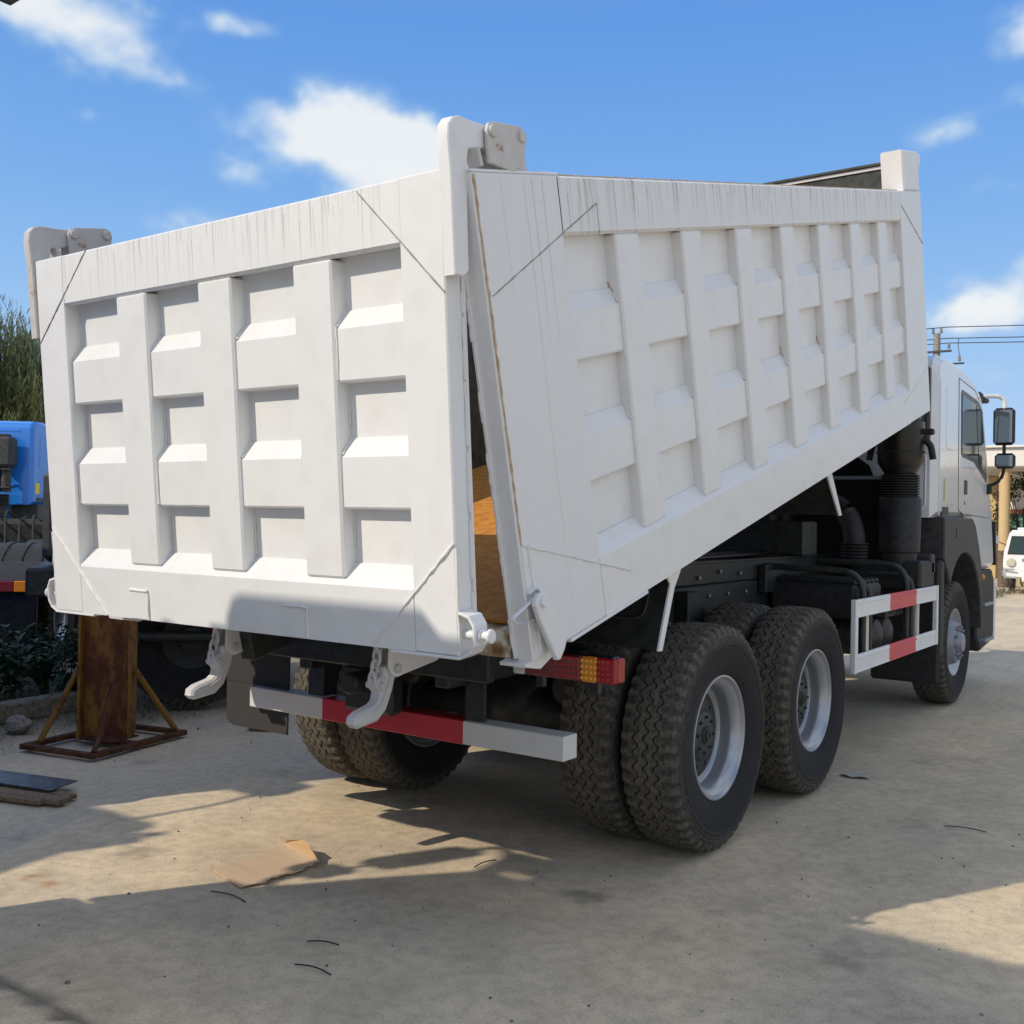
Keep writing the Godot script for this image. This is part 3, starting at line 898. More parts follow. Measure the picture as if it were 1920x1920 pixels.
func make_body(truck: Node3D) -> void:
	var to := Transform3D(Basis(Vector3.RIGHT, TILT), BODY_O)
	var body := Node3D.new()
	body.name = "dump_body"
	truck.add_child(body)
	body.transform = to
	var ribs := []
	for k in 7: ribs.append([0.918 + 0.606 * k, 1.118 + 0.606 * k])
	for s: float in [1.0, -1.0]:
		# local axes of the side: along = forward (-z), up, out = +-x
		var sx := Transform3D(Basis(Vector3(0, 0, -1), Vector3(0, 1, 0), Vector3(s, 0, 0)), Vector3(s * BX, 0, 0))
		ribbed(body, sx, {lo = 0.0, hi = BL, in_lo = 0.522, in_hi = 5.115, h = BH, depth = 0.058, y_bottom = 0.245, y_top = 1.457, ribs = ribs, rows = [[0.995, 1.191], [0.528, 0.720]],
			seams = [[0.030, 1.270, 0.785, 1.572, 0.0028, M.weld_dark], [0.020, 0.420, 0.745, 0.125, 0.006, M.weld], [5.134, 1.567, 5.686, 1.285, 0.0036, M.weld_dark], [5.672, 0.345, 4.945, 0.165, 0.0045, M.weld], [0.052, 0.02, 0.052, 0.415, 0.007, M.weld], [0.014, 0.42, 0.010, 1.66, 0.0055, M.weld_rust], [0.785, 1.572, 0.785, 1.459, 0.002, M.weld_dark]]}, M.rail_side)
		# outer skin of the broad rear panel with its runs
		var m := MB.new()
		m.quad(Vector3(s * (BX + 0.0012), 0.0125, -0.012), Vector3(s * (BX + 0.0012), 0.0125, -0.512), Vector3(s * (BX + 0.0012), 1.655, -0.512), Vector3(s * (BX + 0.0012), 1.655, -0.012), Vector3(s, 0, 0), -1, [Vector2(0, 1), Vector2(1, 1), Vector2(1, 0), Vector2(0, 0)])
		part(body, "side_skin", m, M.panel_side)
		# inner wall
		m = MB.new()
		m.box(Vector3(s * 1.1745, BH * 0.5 + 0.05, -BL * 0.5), Vector3(0.006, BH - 0.12, BL - 0.02))
		part(body, "inner_wall", m, M.inside)
		# coping strip on the rim
		m = MB.new()
		m.box(Vector3(s * (BX - 0.045), BH + 0.006, -0.27), Vector3(0.085, 0.010, 0.53), 0.002)
		part(body, "coping", m, M.white)
		m = MB.new()
		m.box(Vector3(s * (BX - 0.050), BH + 0.004, -2.83), Vector3(0.070, 0.006, 4.56), 0.001)
		part(body, "coping", m, M.weld_rust)
		# rear face of the post: folded strip, rim weld, foot
		m = MB.new()
		m.box(Vector3(s * 1.1785, BH * 0.5, 0.004), Vector3(0.012, BH - 0.02, 0.022), 0.002)
		part(body, "rear_flange", m, M.white)
		m = MB.new()
		for k in 6:
			bead(m, Vector3(s * 1.175, 0.05 + k * 0.27, 0.012), Vector3(s * 1.175, 0.05 + k * 0.27 + rng.randf_range(0.10, 0.2), 0.012), 0.006)
		part(body, "weld_bead", m, M.weld)
		m = MB.new()
		m.prism(pv([0.03, 0.0, -0.24, 0.0, -0.24, -0.012, -0.06, -0.05, 0.03, -0.012]), Vector3.ZERO, Vector3(0, 0, 1), Vector3(0, 1, 0), Vector3(1, 0, 0), s * 1.12, s * 1.235, 0.003)
		part(body, "foot_plate", m, M.white)
		m = MB.new()
		m.box(Vector3(s * (BX - 0.02), -0.007, -0.56), Vector3(0.05, 0.013, 0.62), 0.002)
		part(body, "edge_plate", m, M.white)
		# tailgate latch on the side
		m = MB.new()
		m.xf = to.affine_inverse()
		m.prism(pv([1.752, 1.340, 1.735, 1.352, 1.712, 1.352, 1.700, 1.338, 1.850, 1.268, 1.856, 1.255, 1.848, 1.243, 1.828, 1.238, 1.690, 1.250, 1.680, 1.300]), Vector3.ZERO, Vector3(0, 0, 1), Vector3(0, 1, 0), Vector3(1, 0, 0), s * 1.252, s * 1.272, 0.003, 40.0)
		part(body, "latch_jaw", m, M.white)
		m = MB.new()
		m.xf = to.affine_inverse()
		m.prism(pv([1.766, 1.300, 1.760, 1.325, 1.742, 1.340, 1.718, 1.344, 1.695, 1.336, 1.680, 1.318, 1.560, 1.165, 1.575, 1.130, 1.600, 1.098, 1.622, 1.098, 1.735, 1.245]), Vector3.ZERO, Vector3(0, 0, 1), Vector3(0, 1, 0), Vector3(1, 0, 0), s * 1.276, s * 1.298, 0.004, 40.0)
		part(body, "latch_lever", m, M.white)
		m = MB.new()
		m.xf = to.affine_inverse()
		m.cyl(Vector3(s * 1.25, 1.312, 1.722), Vector3(s * 1.309, 1.312, 1.722), 0.020, 18, 0.003)
		part(body, "latch_pin", m, M.white)
		m = MB.new()
		m.xf = to.affine_inverse()
		m.box(Vector3(s * 1.262, 1.175, 1.600), Vector3(0.03, 0.045, 0.012), 0.003)
		part(body, "latch_stop", m, M.white)
		# top link carrying the hinge arm
		m = MB.new()
		m.xf = to.affine_inverse()
		for k in 2:
			var xo := s * (1.234 if k == 0 else 1.160)
			m.prism(pv([2.015, 2.770, 2.030, 2.872, 2.020, 2.900, 1.995, 2.912, 1.840, 2.944, 1.812, 2.936, 1.800, 2.910, 1.806, 2.872, 1.845, 2.800, 1.870, 2.778]), Vector3.ZERO, Vector3(0, 0, 1), Vector3(0, 1, 0), Vector3(1, 0, 0), xo, xo + s * 0.014, 0.003, 40.0)
		m.prism(pv([1.862, 2.776, 1.812, 2.880, 1.795, 2.870, 1.772, 2.790]), Vector3.ZERO, Vector3(0, 0, 1), Vector3(0, 1, 0), Vector3(1, 0, 0), s * 1.166, s * 1.236, 0.002)
		m.prism(pv([2.062, 2.742, 2.085, 2.800, 2.070, 2.805, 2.045, 2.752]), Vector3.ZERO, Vector3(0, 0, 1), Vector3(0, 1, 0), Vector3(1, 0, 0), s * 1.17, s * 1.25, 0.002)
		part(body, "hinge_link", m, M.hanger)
		for p: Vector2 in [Vector2(2.000, 2.878), Vector2(1.834, 2.910)]:
			m = MB.new()
			m.xf = to.affine_inverse()
			m.cyl(Vector3(s * 1.150, p.y, p.x), Vector3(s * 1.257, p.y, p.x), 0.021, 18, 0.003)
			part(body, "hinge_pin", m, M.hanger)
		# front corner post above the rim
		m = MB.new()
		m.prism(pv([-5.26, BH + 0.002, -BL, BH + 0.002, -BL, BH + 0.16, -BL - 0.06, BH + 0.20, -BL - 0.06, BH + 0.275, -BL + 0.02, BH + 0.275, -BL + 0.02, BH + 0.29, -5.26, BH + 0.29]), Vector3.ZERO, Vector3(0, 0, 1), Vector3(0, 1, 0), Vector3(1, 0, 0), s * 1.085, s * 1.246, 0.012)
		part(body, "corner_post", m, M.white)
	# floor, front wall, rear sill
	var m := MB.new()
	m.box(Vector3(0, 0.125, -BL * 0.5 - 0.01), Vector3(2.335, 0.012, BL - 0.06))
	part(body, "floor", m, M.rust_floor)
	m = MB.new()
	m.box(Vector3(0, 0.058, -0.045), Vector3(2.30, 0.115, 0.085), 0.006)
	part(body, "rear_sill", m, M.sill)
	m = MB.new()
	m.box(Vector3(0, 0.95, -BL + 0.03), Vector3(2.33, 1.9, 0.05), 0.004)
	part(body, "front_wall", m, M.inside)
	m = MB.new()
	m.box(Vector3(0, 1.912, -BL + 0.03), Vector3(2.26, 0.022, 0.10), 0.004)
	part(body, "front_wall_cap", m, M.inside)
	m = MB.new()
	m.box(Vector3(0, 1.885, -BL + 0.060), Vector3(2.17, 0.024, 0.012), 0.002)
	part(body, "front_wall_strip", m, M.white)
	# underside: skin, cross bearers, runners
	m = MB.new()
	m.box(Vector3(0, 0.02, -BL * 0.5 - 0.05), Vector3(2.34, 0.012, BL - 0.14))
	part(body, "floor_pan", m, M.chassis_green)
	for k in 9:
		m = MB.new()
		m.box(Vector3(0, -0.035, -0.55 - k * 0.6), Vector3(2.2, 0.09, 0.07), 0.004)
		part(body, "cross_bearer", m, M.chassis_green)
	for s: float in [-1.0, 1.0]:
		m = MB.new()
		m.box(Vector3(s * 0.42, -0.10, -BL * 0.5), Vector3(0.09, 0.19, BL - 0.2), 0.006)
		part(body, "runner", m, M.chassis_green)
	# wheel guards hung under the body: angled plates with white edge strips
	for s: float in [1.0, -1.0]:
		m = MB.new()
		m.xf = to.affine_inverse()
		m.prism(pv([0.485, 1.400, 0.520, 1.330, 0.640, 1.030, 0.655, 1.036, 0.535, 1.336, 0.55, 1.415]), Vector3.ZERO, Vector3(0, 0, 1), Vector3(0, 1, 0), Vector3(1, 0, 0), s * 0.50, s * 1.195, 0.0)
		part(body, "wheel_guard", m, M.chassis_green)
		m = MB.new()
		m.xf = to.affine_inverse()
		m.prism(pv([0.43, 1.418, 0.615, 1.372, 0.560, 1.320, 0.668, 1.030, 0.628, 1.028, 0.520, 1.300]), Vector3.ZERO, Vector3(0, 0, 1), Vector3(0, 1, 0), Vector3(1, 0, 0), s * 1.197, s * 1.206, 0.0)
		part(body, "guard_edge", m, M.white)
		m = MB.new()
		m.xf = to.affine_inverse()
		var rr := []
		for p: Vector2 in [Vector2(0.55, 1.33), Vector2(0.55, 1.16), Vector2(1.10, 1.16), Vector2(1.10, 1.34)]:
			var t := (1.336 - p.y) / 0.30
			rr.append(Vector3(s * p.x, p.y, 0.535 + 0.12 * t + 0.004))
		m.tube(bend(rr, 0.06), 0.008, 6)
		part(body, "guard_swage", m, M.chassis_green)
		m = MB.new()
		m.xf = to.affine_inverse()
		m.prism(pv([-1.80, 1.985, -2.12, 1.655, -2.135, 1.662, -1.86, 2.00]), Vector3.ZERO, Vector3(0, 0, 1), Vector3(0, 1, 0), Vector3(1, 0, 0), s * 0.50, s * 1.085, 0.0)
		part(body, "wheel_guard", m, M.chassis_green)
		m = MB.new()
		m.xf = to.affine_inverse()
		m.prism(pv([-1.77, 1.985, -2.10, 1.650, -2.15, 1.655, -1.93, 1.93, -1.92, 2.01]), Vector3.ZERO, Vector3(0, 0, 1), Vector3(0, 1, 0), Vector3(1, 0, 0), s * 1.087, s * 1.098, 0.0)
		part(body, "guard_edge", m, M.white)
	# tailgate hooks with their chains, hanging at the rear sill
	for x: float in [-0.49, 0.49]:
		m = MB.new()
		m.xf = to.affine_inverse()
		for k: float in [-0.045, 0.033]:
			m.prism(pv([1.640, 1.105, 1.420, 1.045, 1.40, 1.10, 1.58, 0.975, 1.62, 0.965, 1.655, 0.985, 1.665, 1.02]) if false else pv([1.66, 1.10, 1.34, 1.02, 1.36, 1.00, 1.575, 0.965, 1.615, 0.958, 1.645, 0.972, 1.662, 1.000]), Vector3(x, 0, 0), Vector3(0, 0, 1), Vector3(0, 1, 0), Vector3(1, 0, 0), k, k + 0.012, 0.002, 30.0)
		part(body, "hook_bracket", m, M.white)
		m = MB.new()
		m.xf = to.affine_inverse()
		m.cyl(Vector3(x - 0.058, 0.993, 1.617), Vector3(x + 0.060, 0.993, 1.617), 0.019, 14, 0.003)
		part(body, "hook_pin", m, M.hanger)
		m = MB.new()
		m.xf = to.affine_inverse()
		m.prism(pv([1.595, 0.985, 1.640, 1.010, 1.668, 1.000, 1.672, 0.972, 1.705, 0.955, 1.712, 0.925, 1.692, 0.900, 1.700, 0.872, 1.722, 0.856, 1.800, 0.838, 1.828, 0.822, 1.832, 0.796, 1.812, 0.778, 1.700, 0.792, 1.652, 0.830, 1.618, 0.905]), Vector3(x, 0, 0), Vector3(0, 0, 1), Vector3(0, 1, 0), Vector3(1, 0, 0), -0.030, 0.030, 0.010, 40.0)
		m.prism(pv([1.640, 0.97, 1.665, 0.91, 1.690, 0.855, 1.735, 0.835, 1.735, 0.825, 1.68, 0.838, 1.645, 0.91]), Vector3(x, 0, 0), Vector3(0, 0, 1), Vector3(0, 1, 0), Vector3(1, 0, 0), 0.028, 0.036, 0.002)
		m.cyl(Vector3(x - 0.044, 0.930, 1.690), Vector3(x + 0.044, 0.930, 1.690), 0.016, 12, 0.003)
		part(body, "hook_lever", m, M.hook)
		m = MB.new()
		m.xf = to.affine_inverse()
		for k in 4:
			var c := Vector3(x - 0.005, 0.950 + k * 0.045, 1.705 - k * 0.012)
			var ring := []
			for q in 17:
				var a := TAU * q / 16.0
				var l := Vector3(0.016 * cos(a), 0.034 * sin(a), 0)
				if k % 2 == 1: l = Vector3(0, l.y, l.x)
				ring.append(c + l)
			m.tube(ring, 0.0075, 6, false)
		part(body, "chain", m, M.hook)

# ------------------------------------------------------------------ cab, in truck axes with the front axle at z = -5.21
func make_cab(truck: Node3D, paint: Material, detailed := true) -> Node3D:
	var cab := Node3D.new()
	cab.name = "cab"
	truck.add_child(cab)
	var Z := Vector3(0, 0, 1); var Y := Vector3(0, 1, 0); var X := Vector3(1, 0, 0)
	var m := MB.new()
	var prof := pv([-4.30, 1.66, -4.30, 2.84, -4.315, 2.93, -4.36, 2.99, -4.45, 3.03, -4.8, 3.045, -5.3, 3.03, -5.75, 2.955, -6.00, 2.875, -6.12, 2.76, -6.28, 2.44, -6.48, 2.00, -6.60, 1.75, -6.68, 1.50, -6.76, 1.17, -5.98, 1.17, -5.94, 1.30, -5.82, 1.46, -5.62, 1.66])
	m.prism(prof, Vector3.ZERO, Z, Y, X, -1.19, 1.19, 0.055, 28.0)
	part(cab, "shell", m, paint)
	# windscreen and side glass
	m = MB.new()
	m.quad(Vector3(-1.05, 2.72, -6.150), Vector3(1.05, 2.72, -6.150), Vector3(1.08, 2.02, -6.483), Vector3(-1.08, 2.02, -6.483), Vector3(0, 0.4, -1))
	part(cab, "windscreen", m, M.glass)
	for s: float in [1.0, -1.0]:
		m = MB.new()
		m.prism(pv([-5.13, 2.79, -5.17, 2.815, -5.86, 2.775, -6.00, 2.70, -6.30, 2.07, -6.27, 2.02, -5.70, 2.19, -5.20, 2.215, -5.16, 2.24]), Vector3.ZERO, Z, Y, X, s * 1.188, s * 1.196, 0.0)
		part(cab, "window_frame", m, M.black)
		m = MB.new()
		m.prism(pv([-5.165, 2.765, -5.72, 2.735, -5.86, 2.235, -5.70, 2.225, -5.19, 2.25]), Vector3.ZERO, Z, Y, X, s * 1.1965, s * 1.199, 0.0)
		part(cab, "window_pane", m, M.glass)
		m = MB.new()
		m.prism(pv([-5.76, 2.725, -5.86, 2.715, -5.98, 2.66, -6.255, 2.09, -6.22, 2.085, -5.90, 2.20]), Vector3.ZERO, Z, Y, X, s * 1.1965, s * 1.199, 0.0)
		part(cab, "window_pane", m, M.glass)
		# door: a slightly proud skin with seams around it
		m = MB.new()
		m.prism(pv([-5.06, 2.90, -5.70, 2.86, -5.90, 2.79, -6.03, 2.69, -6.38, 2.00, -6.45, 1.68, -5.63, 1.70, -5.30, 1.70, -5.10, 1.74]), Vector3.ZERO, Z, Y, X, s * 1.180, s * 1.1935, 0.004, 30.0)
		part(cab, "door", m, paint)
		m = MB.new()
		var seam := []
		for p: Vector2 in pv([-5.055, 2.905, -5.70, 2.866, -5.905, 2.795, -6.035, 2.694, -6.385, 2.00, -6.455, 1.672, -5.63, 1.694, -5.30, 1.694, -5.095, 1.735, -5.055, 2.905]):
			seam.append(Vector3(s * 1.1895, p.y, p.x))
		m.tube(seam, 0.0045, 5, false)
		part(cab, "door_seal", m, M.black)
		m = MB.new()
		m.prism(pv([-4.60, 2.78, -4.90, 2.78, -4.93, 2.75, -4.93, 2.28, -4.90, 2.25, -4.63, 2.25, -4.60, 2.28]), Vector3.ZERO, Z, Y, X, s * 1.183, s * 1.1955, 0.006)
		part(cab, "quarter_panel", m, paint)
		m = MB.new()
		m.prism(pv([-4.60, 2.06, -4.90, 2.06, -4.93, 2.03, -4.93, 1.80, -4.90, 1.77, -4.63, 1.77, -4.60, 1.80]), Vector3.ZERO, Z, Y, X, s * 1.183, s * 1.1955, 0.006)
		part(cab, "quarter_panel", m, paint)
		m = MB.new()
		m.box(Vector3(s * 1.196, 1.945, -5.36), Vector3(0.012, 0.13, 0.10), 0.004)
		part(cab, "door_handle", m, M.black)
		m = MB.new()
		m.cyl(Vector3(s * 1.19, 1.80, -5.33), Vector3(s * 1.198, 1.80, -5.33), 0.014, 12)
		part(cab, "door_lock", m, M.black)
		# black wheel arch
		m = MB.new()
		var arch := [-4.46, 1.665, -5.56, 1.665, -5.68, 1.60, -5.83, 1.42, -5.95, 1.24, -6.03, 1.00, -6.05, 0.62]
		arch.append_array(arch2_rev(Vector2(-5.25, 0.62), 0.735, 180, 40, 12))
		arch.append_array([-4.60, 1.20, -4.46, 1.32])
		m.prism(pv(arch), Vector3.ZERO, Z, Y, X, s * 0.80, s * 1.225, 0.012, 30.0)
		part(cab, "wheel_arch", m, M.plastic_grey)
		m = MB.new()
		m.box(Vector3(s * 1.226, 1.53, -5.03), Vector3(0.008, 0.09, 0.30), 0.003)
		part(cab, "arch_badge_plate", m, M.plastic_grey)
		# lower front corner: bumper end, steps
		m = MB.new()
		m.prism(pv([-6.06, 1.16, -6.80, 1.16, -6.92, 1.05, -6.95, 0.60, -6.90, 0.42, -6.30, 0.36, -6.12, 0.50]), Vector3.ZERO, Z, Y, X, s * 0.75, s * 1.16, 0.02)
		part(cab, "step_box", m, M.plastic)
		m = MB.new()
		m.box(Vector3(s * 1.168, 0.47, -6.45), Vector3(0.10, 0.03, 0.42), 0.006)
		m.box(Vector3(s * 1.168, 0.82, -6.48), Vector3(0.07, 0.03, 0.40), 0.006)
		part(cab, "step", m, M.silver_dull)
		m = MB.new()
		m.cyl(Vector3(s * 1.17, 1.105, -6.02), Vector3(s * 1.24, 1.105, -6.02), 0.030, 14, 0.01)
		part(cab, "turn_lamp", m, M.amber)
		m = MB.new()
		m.prism(pv([-6.70, 1.64, -6.735, 1.64, -6.81, 1.20, -6.775, 1.20]), Vector3.ZERO, Z, Y, X, s * 1.05, s * 1.200, 0.0)
		part(cab, "corner_vent", m, M.black)
		# outside mirrors
		m = MB.new()
		m.tube(bend([Vector3(s * 1.14, 2.85, -6.10), Vector3(s * 1.26, 2.87, -6.28), Vector3(s * 1.335, 2.86, -6.33), Vector3(s * 1.338, 2.70, -6.33)], 0.06), 0.022, 10)
		part(cab, "mirror_arm", m, M.film)
		m = MB.new()
		m.tube(bend([Vector3(s * 1.340, 2.42, -6.33), Vector3(s * 1.340, 2.10, -6.33), Vector3(s * 1.28, 2.01, -6.33), Vector3(s * 1.18, 1.99, -6.33)], 0.07), 0.016, 10)
		m.box(Vector3(s * 1.20, 1.96, -6.33), Vector3(0.07, 0.10, 0.07), 0.015)
		part(cab, "mirror_bracket", m, M.plastic)
		m = MB.new()
		m.box(Vector3(s * 1.15, 2.84, -6.06), Vector3(0.08, 0.10, 0.12), 0.02)
		part(cab, "mirror_bracket", m, M.plastic)
		m = MB.new()
		m.box(Vector3(s * 1.338, 2.572, -6.33), Vector3(0.195, 0.365, 0.09), 0.03)
		part(cab, "mirror_housing", m, M.black)
		m = MB.new()
		m.box(Vector3(s * 1.350, 2.235, -6.33), Vector3(0.185, 0.150, 0.08), 0.028)
		part(cab, "mirror_housing", m, M.black)
		m = MB.new()
		m.box(Vector3(s * 1.338, 2.572, -6.284), Vector3(0.155, 0.315, 0.006), 0.001)
		part(cab, "mirror_glass", m, M.mirror)
		m = MB.new()
		m.box(Vector3(s * 1.350, 2.235, -6.289), Vector3(0.145, 0.110, 0.006), 0.001)
		part(cab, "mirror_glass", m, M.mirror)
		m = MB.new()
		m.box(Vector3(s * 1.05, 2.83, -6.22), Vector3(0.30, 0.05, 0.24), 0.015)
		part(cab, "sun_visor_end", m, M.plastic)
	m = MB.new()
	m.prism(pv([-5.72, 3.00, -5.80, 3.07, -6.02, 3.06, -6.30, 2.90, -6.34, 2.82, -6.29, 2.82, -6.05, 2.95]), Vector3.ZERO, Z, Y, X, -1.05, 1.05, 0.008)
	part(cab, "sun_visor", m, M.plastic)
	m = MB.new()
	m.box(Vector3(0, 0.73, -6.94), Vector3(2.34, 0.62, 0.10), 0.03)
	part(cab, "bumper", m, paint)
	if detailed:
		m = MB.new()
		m.box(Vector3(0, 1.46, -6.72), Vector3(1.9, 0.5, 0.06), 0.02)
		part(cab, "grille", m, M.black)
		# pressings in the back wall
		m = MB.new()
		for q: Array in [[0.92, 1.10, 1.74, 2.20], [0.93, 1.09, 2.26, 2.46], [0.955, 1.06, 2.30, 2.42]]:
			var y0: float = q[2]; var y1: float = q[3]
			m.tube(bend([Vector3(q[0], y0, -4.299), Vector3(q[1], y0, -4.299), Vector3(q[1], y1, -4.299), Vector3(q[0], y1, -4.299)], 0.04), 0.008, 6)
		part(cab, "back_swage", m, paint)
		m = MB.new()
		m.prism(pv([0.70, 1.66, 0.70, 1.95, 0.64, 2.10, 0.45, 2.24, -0.45, 2.24, -0.64, 2.1, -0.70, 1.95, -0.70, 1.66]), Vector3(0, 0, -4.302), X, Y, Z, 0.0, 0.006, 0.0)
		part(cab, "engine_tunnel", m, M.black)
		# corner seal along the rear edge
		m = MB.new()
		m.tube([Vector3(1.15, 2.95, -4.40), Vector3(1.192, 2.80, -4.372), Vector3(1.192, 1.68, -4.372)], 0.008, 6)
		part(cab, "rear_seam", m, paint)
		m = MB.new()
		m.prism(pv([-4.55, 2.00, -4.70, 2.00, -4.70, 1.80, -4.55, 1.80]), Vector3.ZERO, Z, Y, X, 1.1905, 1.1925)
		part(cab, "reflector_strip", m, M.gold)
		m = MB.new()
		m.prism(pv([-4.50, 1.755, -4.72, 1.755, -4.72, 1.685, -4.50, 1.685]), Vector3.ZERO, Z, Y, X, 1.1905, 1.1925)
		part(cab, "plate_sticker", m, M.plastic_grey)
		m = MB.new()
		m.box(Vector3(1.12, 2.60, -4.25), Vector3(0.05, 0.62, 0.08), 0.02)
		part(cab, "rain_channel", m, M.black)
	return cab

func arch2_rev(c: Vector2, r: float, a0: float, a1: float, n: int) -> Array:
	return arc2(c, r, a0, a1, n)

func air_intake(truck: Node3D, x: float, z: float) -> void:
	var m := MB.new()
	var o := Vector3(x, 0, z)
	m.lathe([Vector2(1.22, 0.0), Vector2(1.22, 0.13), Vector2(1.37, 0.135), Vector2(1.38, 0.158), Vector2(1.80, 0.165), Vector2(1.815, 0.155)], o, Vector3.UP, 28)
	part(truck, "air_filter", m, M.plastic)
	m = MB.new()
	var prof := []
	for k in 9:
		prof.append(Vector2(1.815 + k * 0.021, 0.128)); prof.append(Vector2(1.822 + k * 0.021, 0.152)); prof.append(Vector2(1.829 + k * 0.021, 0.152))
	m.lathe(prof, o, Vector3.UP, 28)
	part(truck, "bellows", m, M.plastic)
	m = MB.new()
	m.lathe([Vector2(2.00, 0.125), Vector2(2.02, 0.13), Vector2(2.06, 0.155), Vector2(2.10, 0.178), Vector2(2.42, 0.182), Vector2(2.43, 0.16), Vector2(2.43, 0.0)], o, Vector3.UP, 28)
	m.box(Vector3(x - 0.02, 2.62, z - 0.02), Vector3(0.30, 0.42, 0.26), 0.05)
	part(truck, "snorkel", m, M.black)
	m = MB.new()
	m.lathe([Vector2(2.17, 0.178), Vector2(2.17, 0.187), Vector2(2.185, 0.187), Vector2(2.185, 0.178)], o, Vector3.UP, 28)
	part(truck, "clamp_ring", m, M.plastic)
	for s: float in [-1.0, 1.0]:
		m = MB.new()
		m.tube(bend([Vector3(x + s * 0.15, 2.30, z), Vector3(x + s * 0.23, 2.24, z), Vector3(x + s * 0.25, 2.12, z)], 0.04), 0.026, 8)
		part(truck, "snorkel_clip", m, M.plastic)
		m = MB.new()
		m.box(Vector3(x + s * 0.21, 2.34, z), Vector3(0.09, 0.05, 0.06), 0.01)
		part(truck, "snorkel_lug", m, M.plastic)

func taillight(truck: Node3D, s: float) -> void:
	var x0 := 0.735; var x1 := 1.235
	var m := MB.new()
	m.box(Vector3(s * (x0 + x1) * 0.5, 0.990, 1.055), Vector3(x1 - x0 - 0.02, 0.112, 0.07), 0.012)
	m.box(Vector3(s * 0.85, 0.915, 1.05), Vector3(0.04, 0.06, 0.03), 0.004)
	m.box(Vector3(s * 1.12, 0.915, 1.05), Vector3(0.04, 0.06, 0.03), 0.004)
	var lamp := part(truck, "tail_light", m, M.black)
	for seg: Array in [[0.738, 0.800, M.film], [0.800, 1.078, M.red_lens], [1.078, 1.152, M.amber], [1.152, 1.240, M.red_bright]]:
		m = MB.new()
		if seg[1] > 1.2: m.box(Vector3(s * 1.228, 0.990, 1.052), Vector3(0.024, 0.102, 0.064), 0.006)
		m.box(Vector3(s * (seg[0] + seg[1]) * 0.5, 0.990, 1.096), Vector3(seg[1] - seg[0] - 0.002, 0.104, 0.024), 0.007)
		part(lamp, "lens", m, seg[2])
	for seg: Array in [[0.960, 1.065, M.lens_bead], [1.086, 1.150, M.amber_bead], [1.166, 1.222, M.lens_bead]]:
		m = MB.new()
		var x: float = seg[0]
		while x < seg[1]:
			for k in 4:
				m.lathe([Vector2(0, 0.0075), Vector2(0.003, 0.006), Vector2(0.0045, 0.0)], Vector3(s * x, 0.955 + k * 0.0235, 1.1075), Vector3(0, 0, 1), 8)
			x += 0.021
		part(lamp, "lens_beads", m, seg[2])

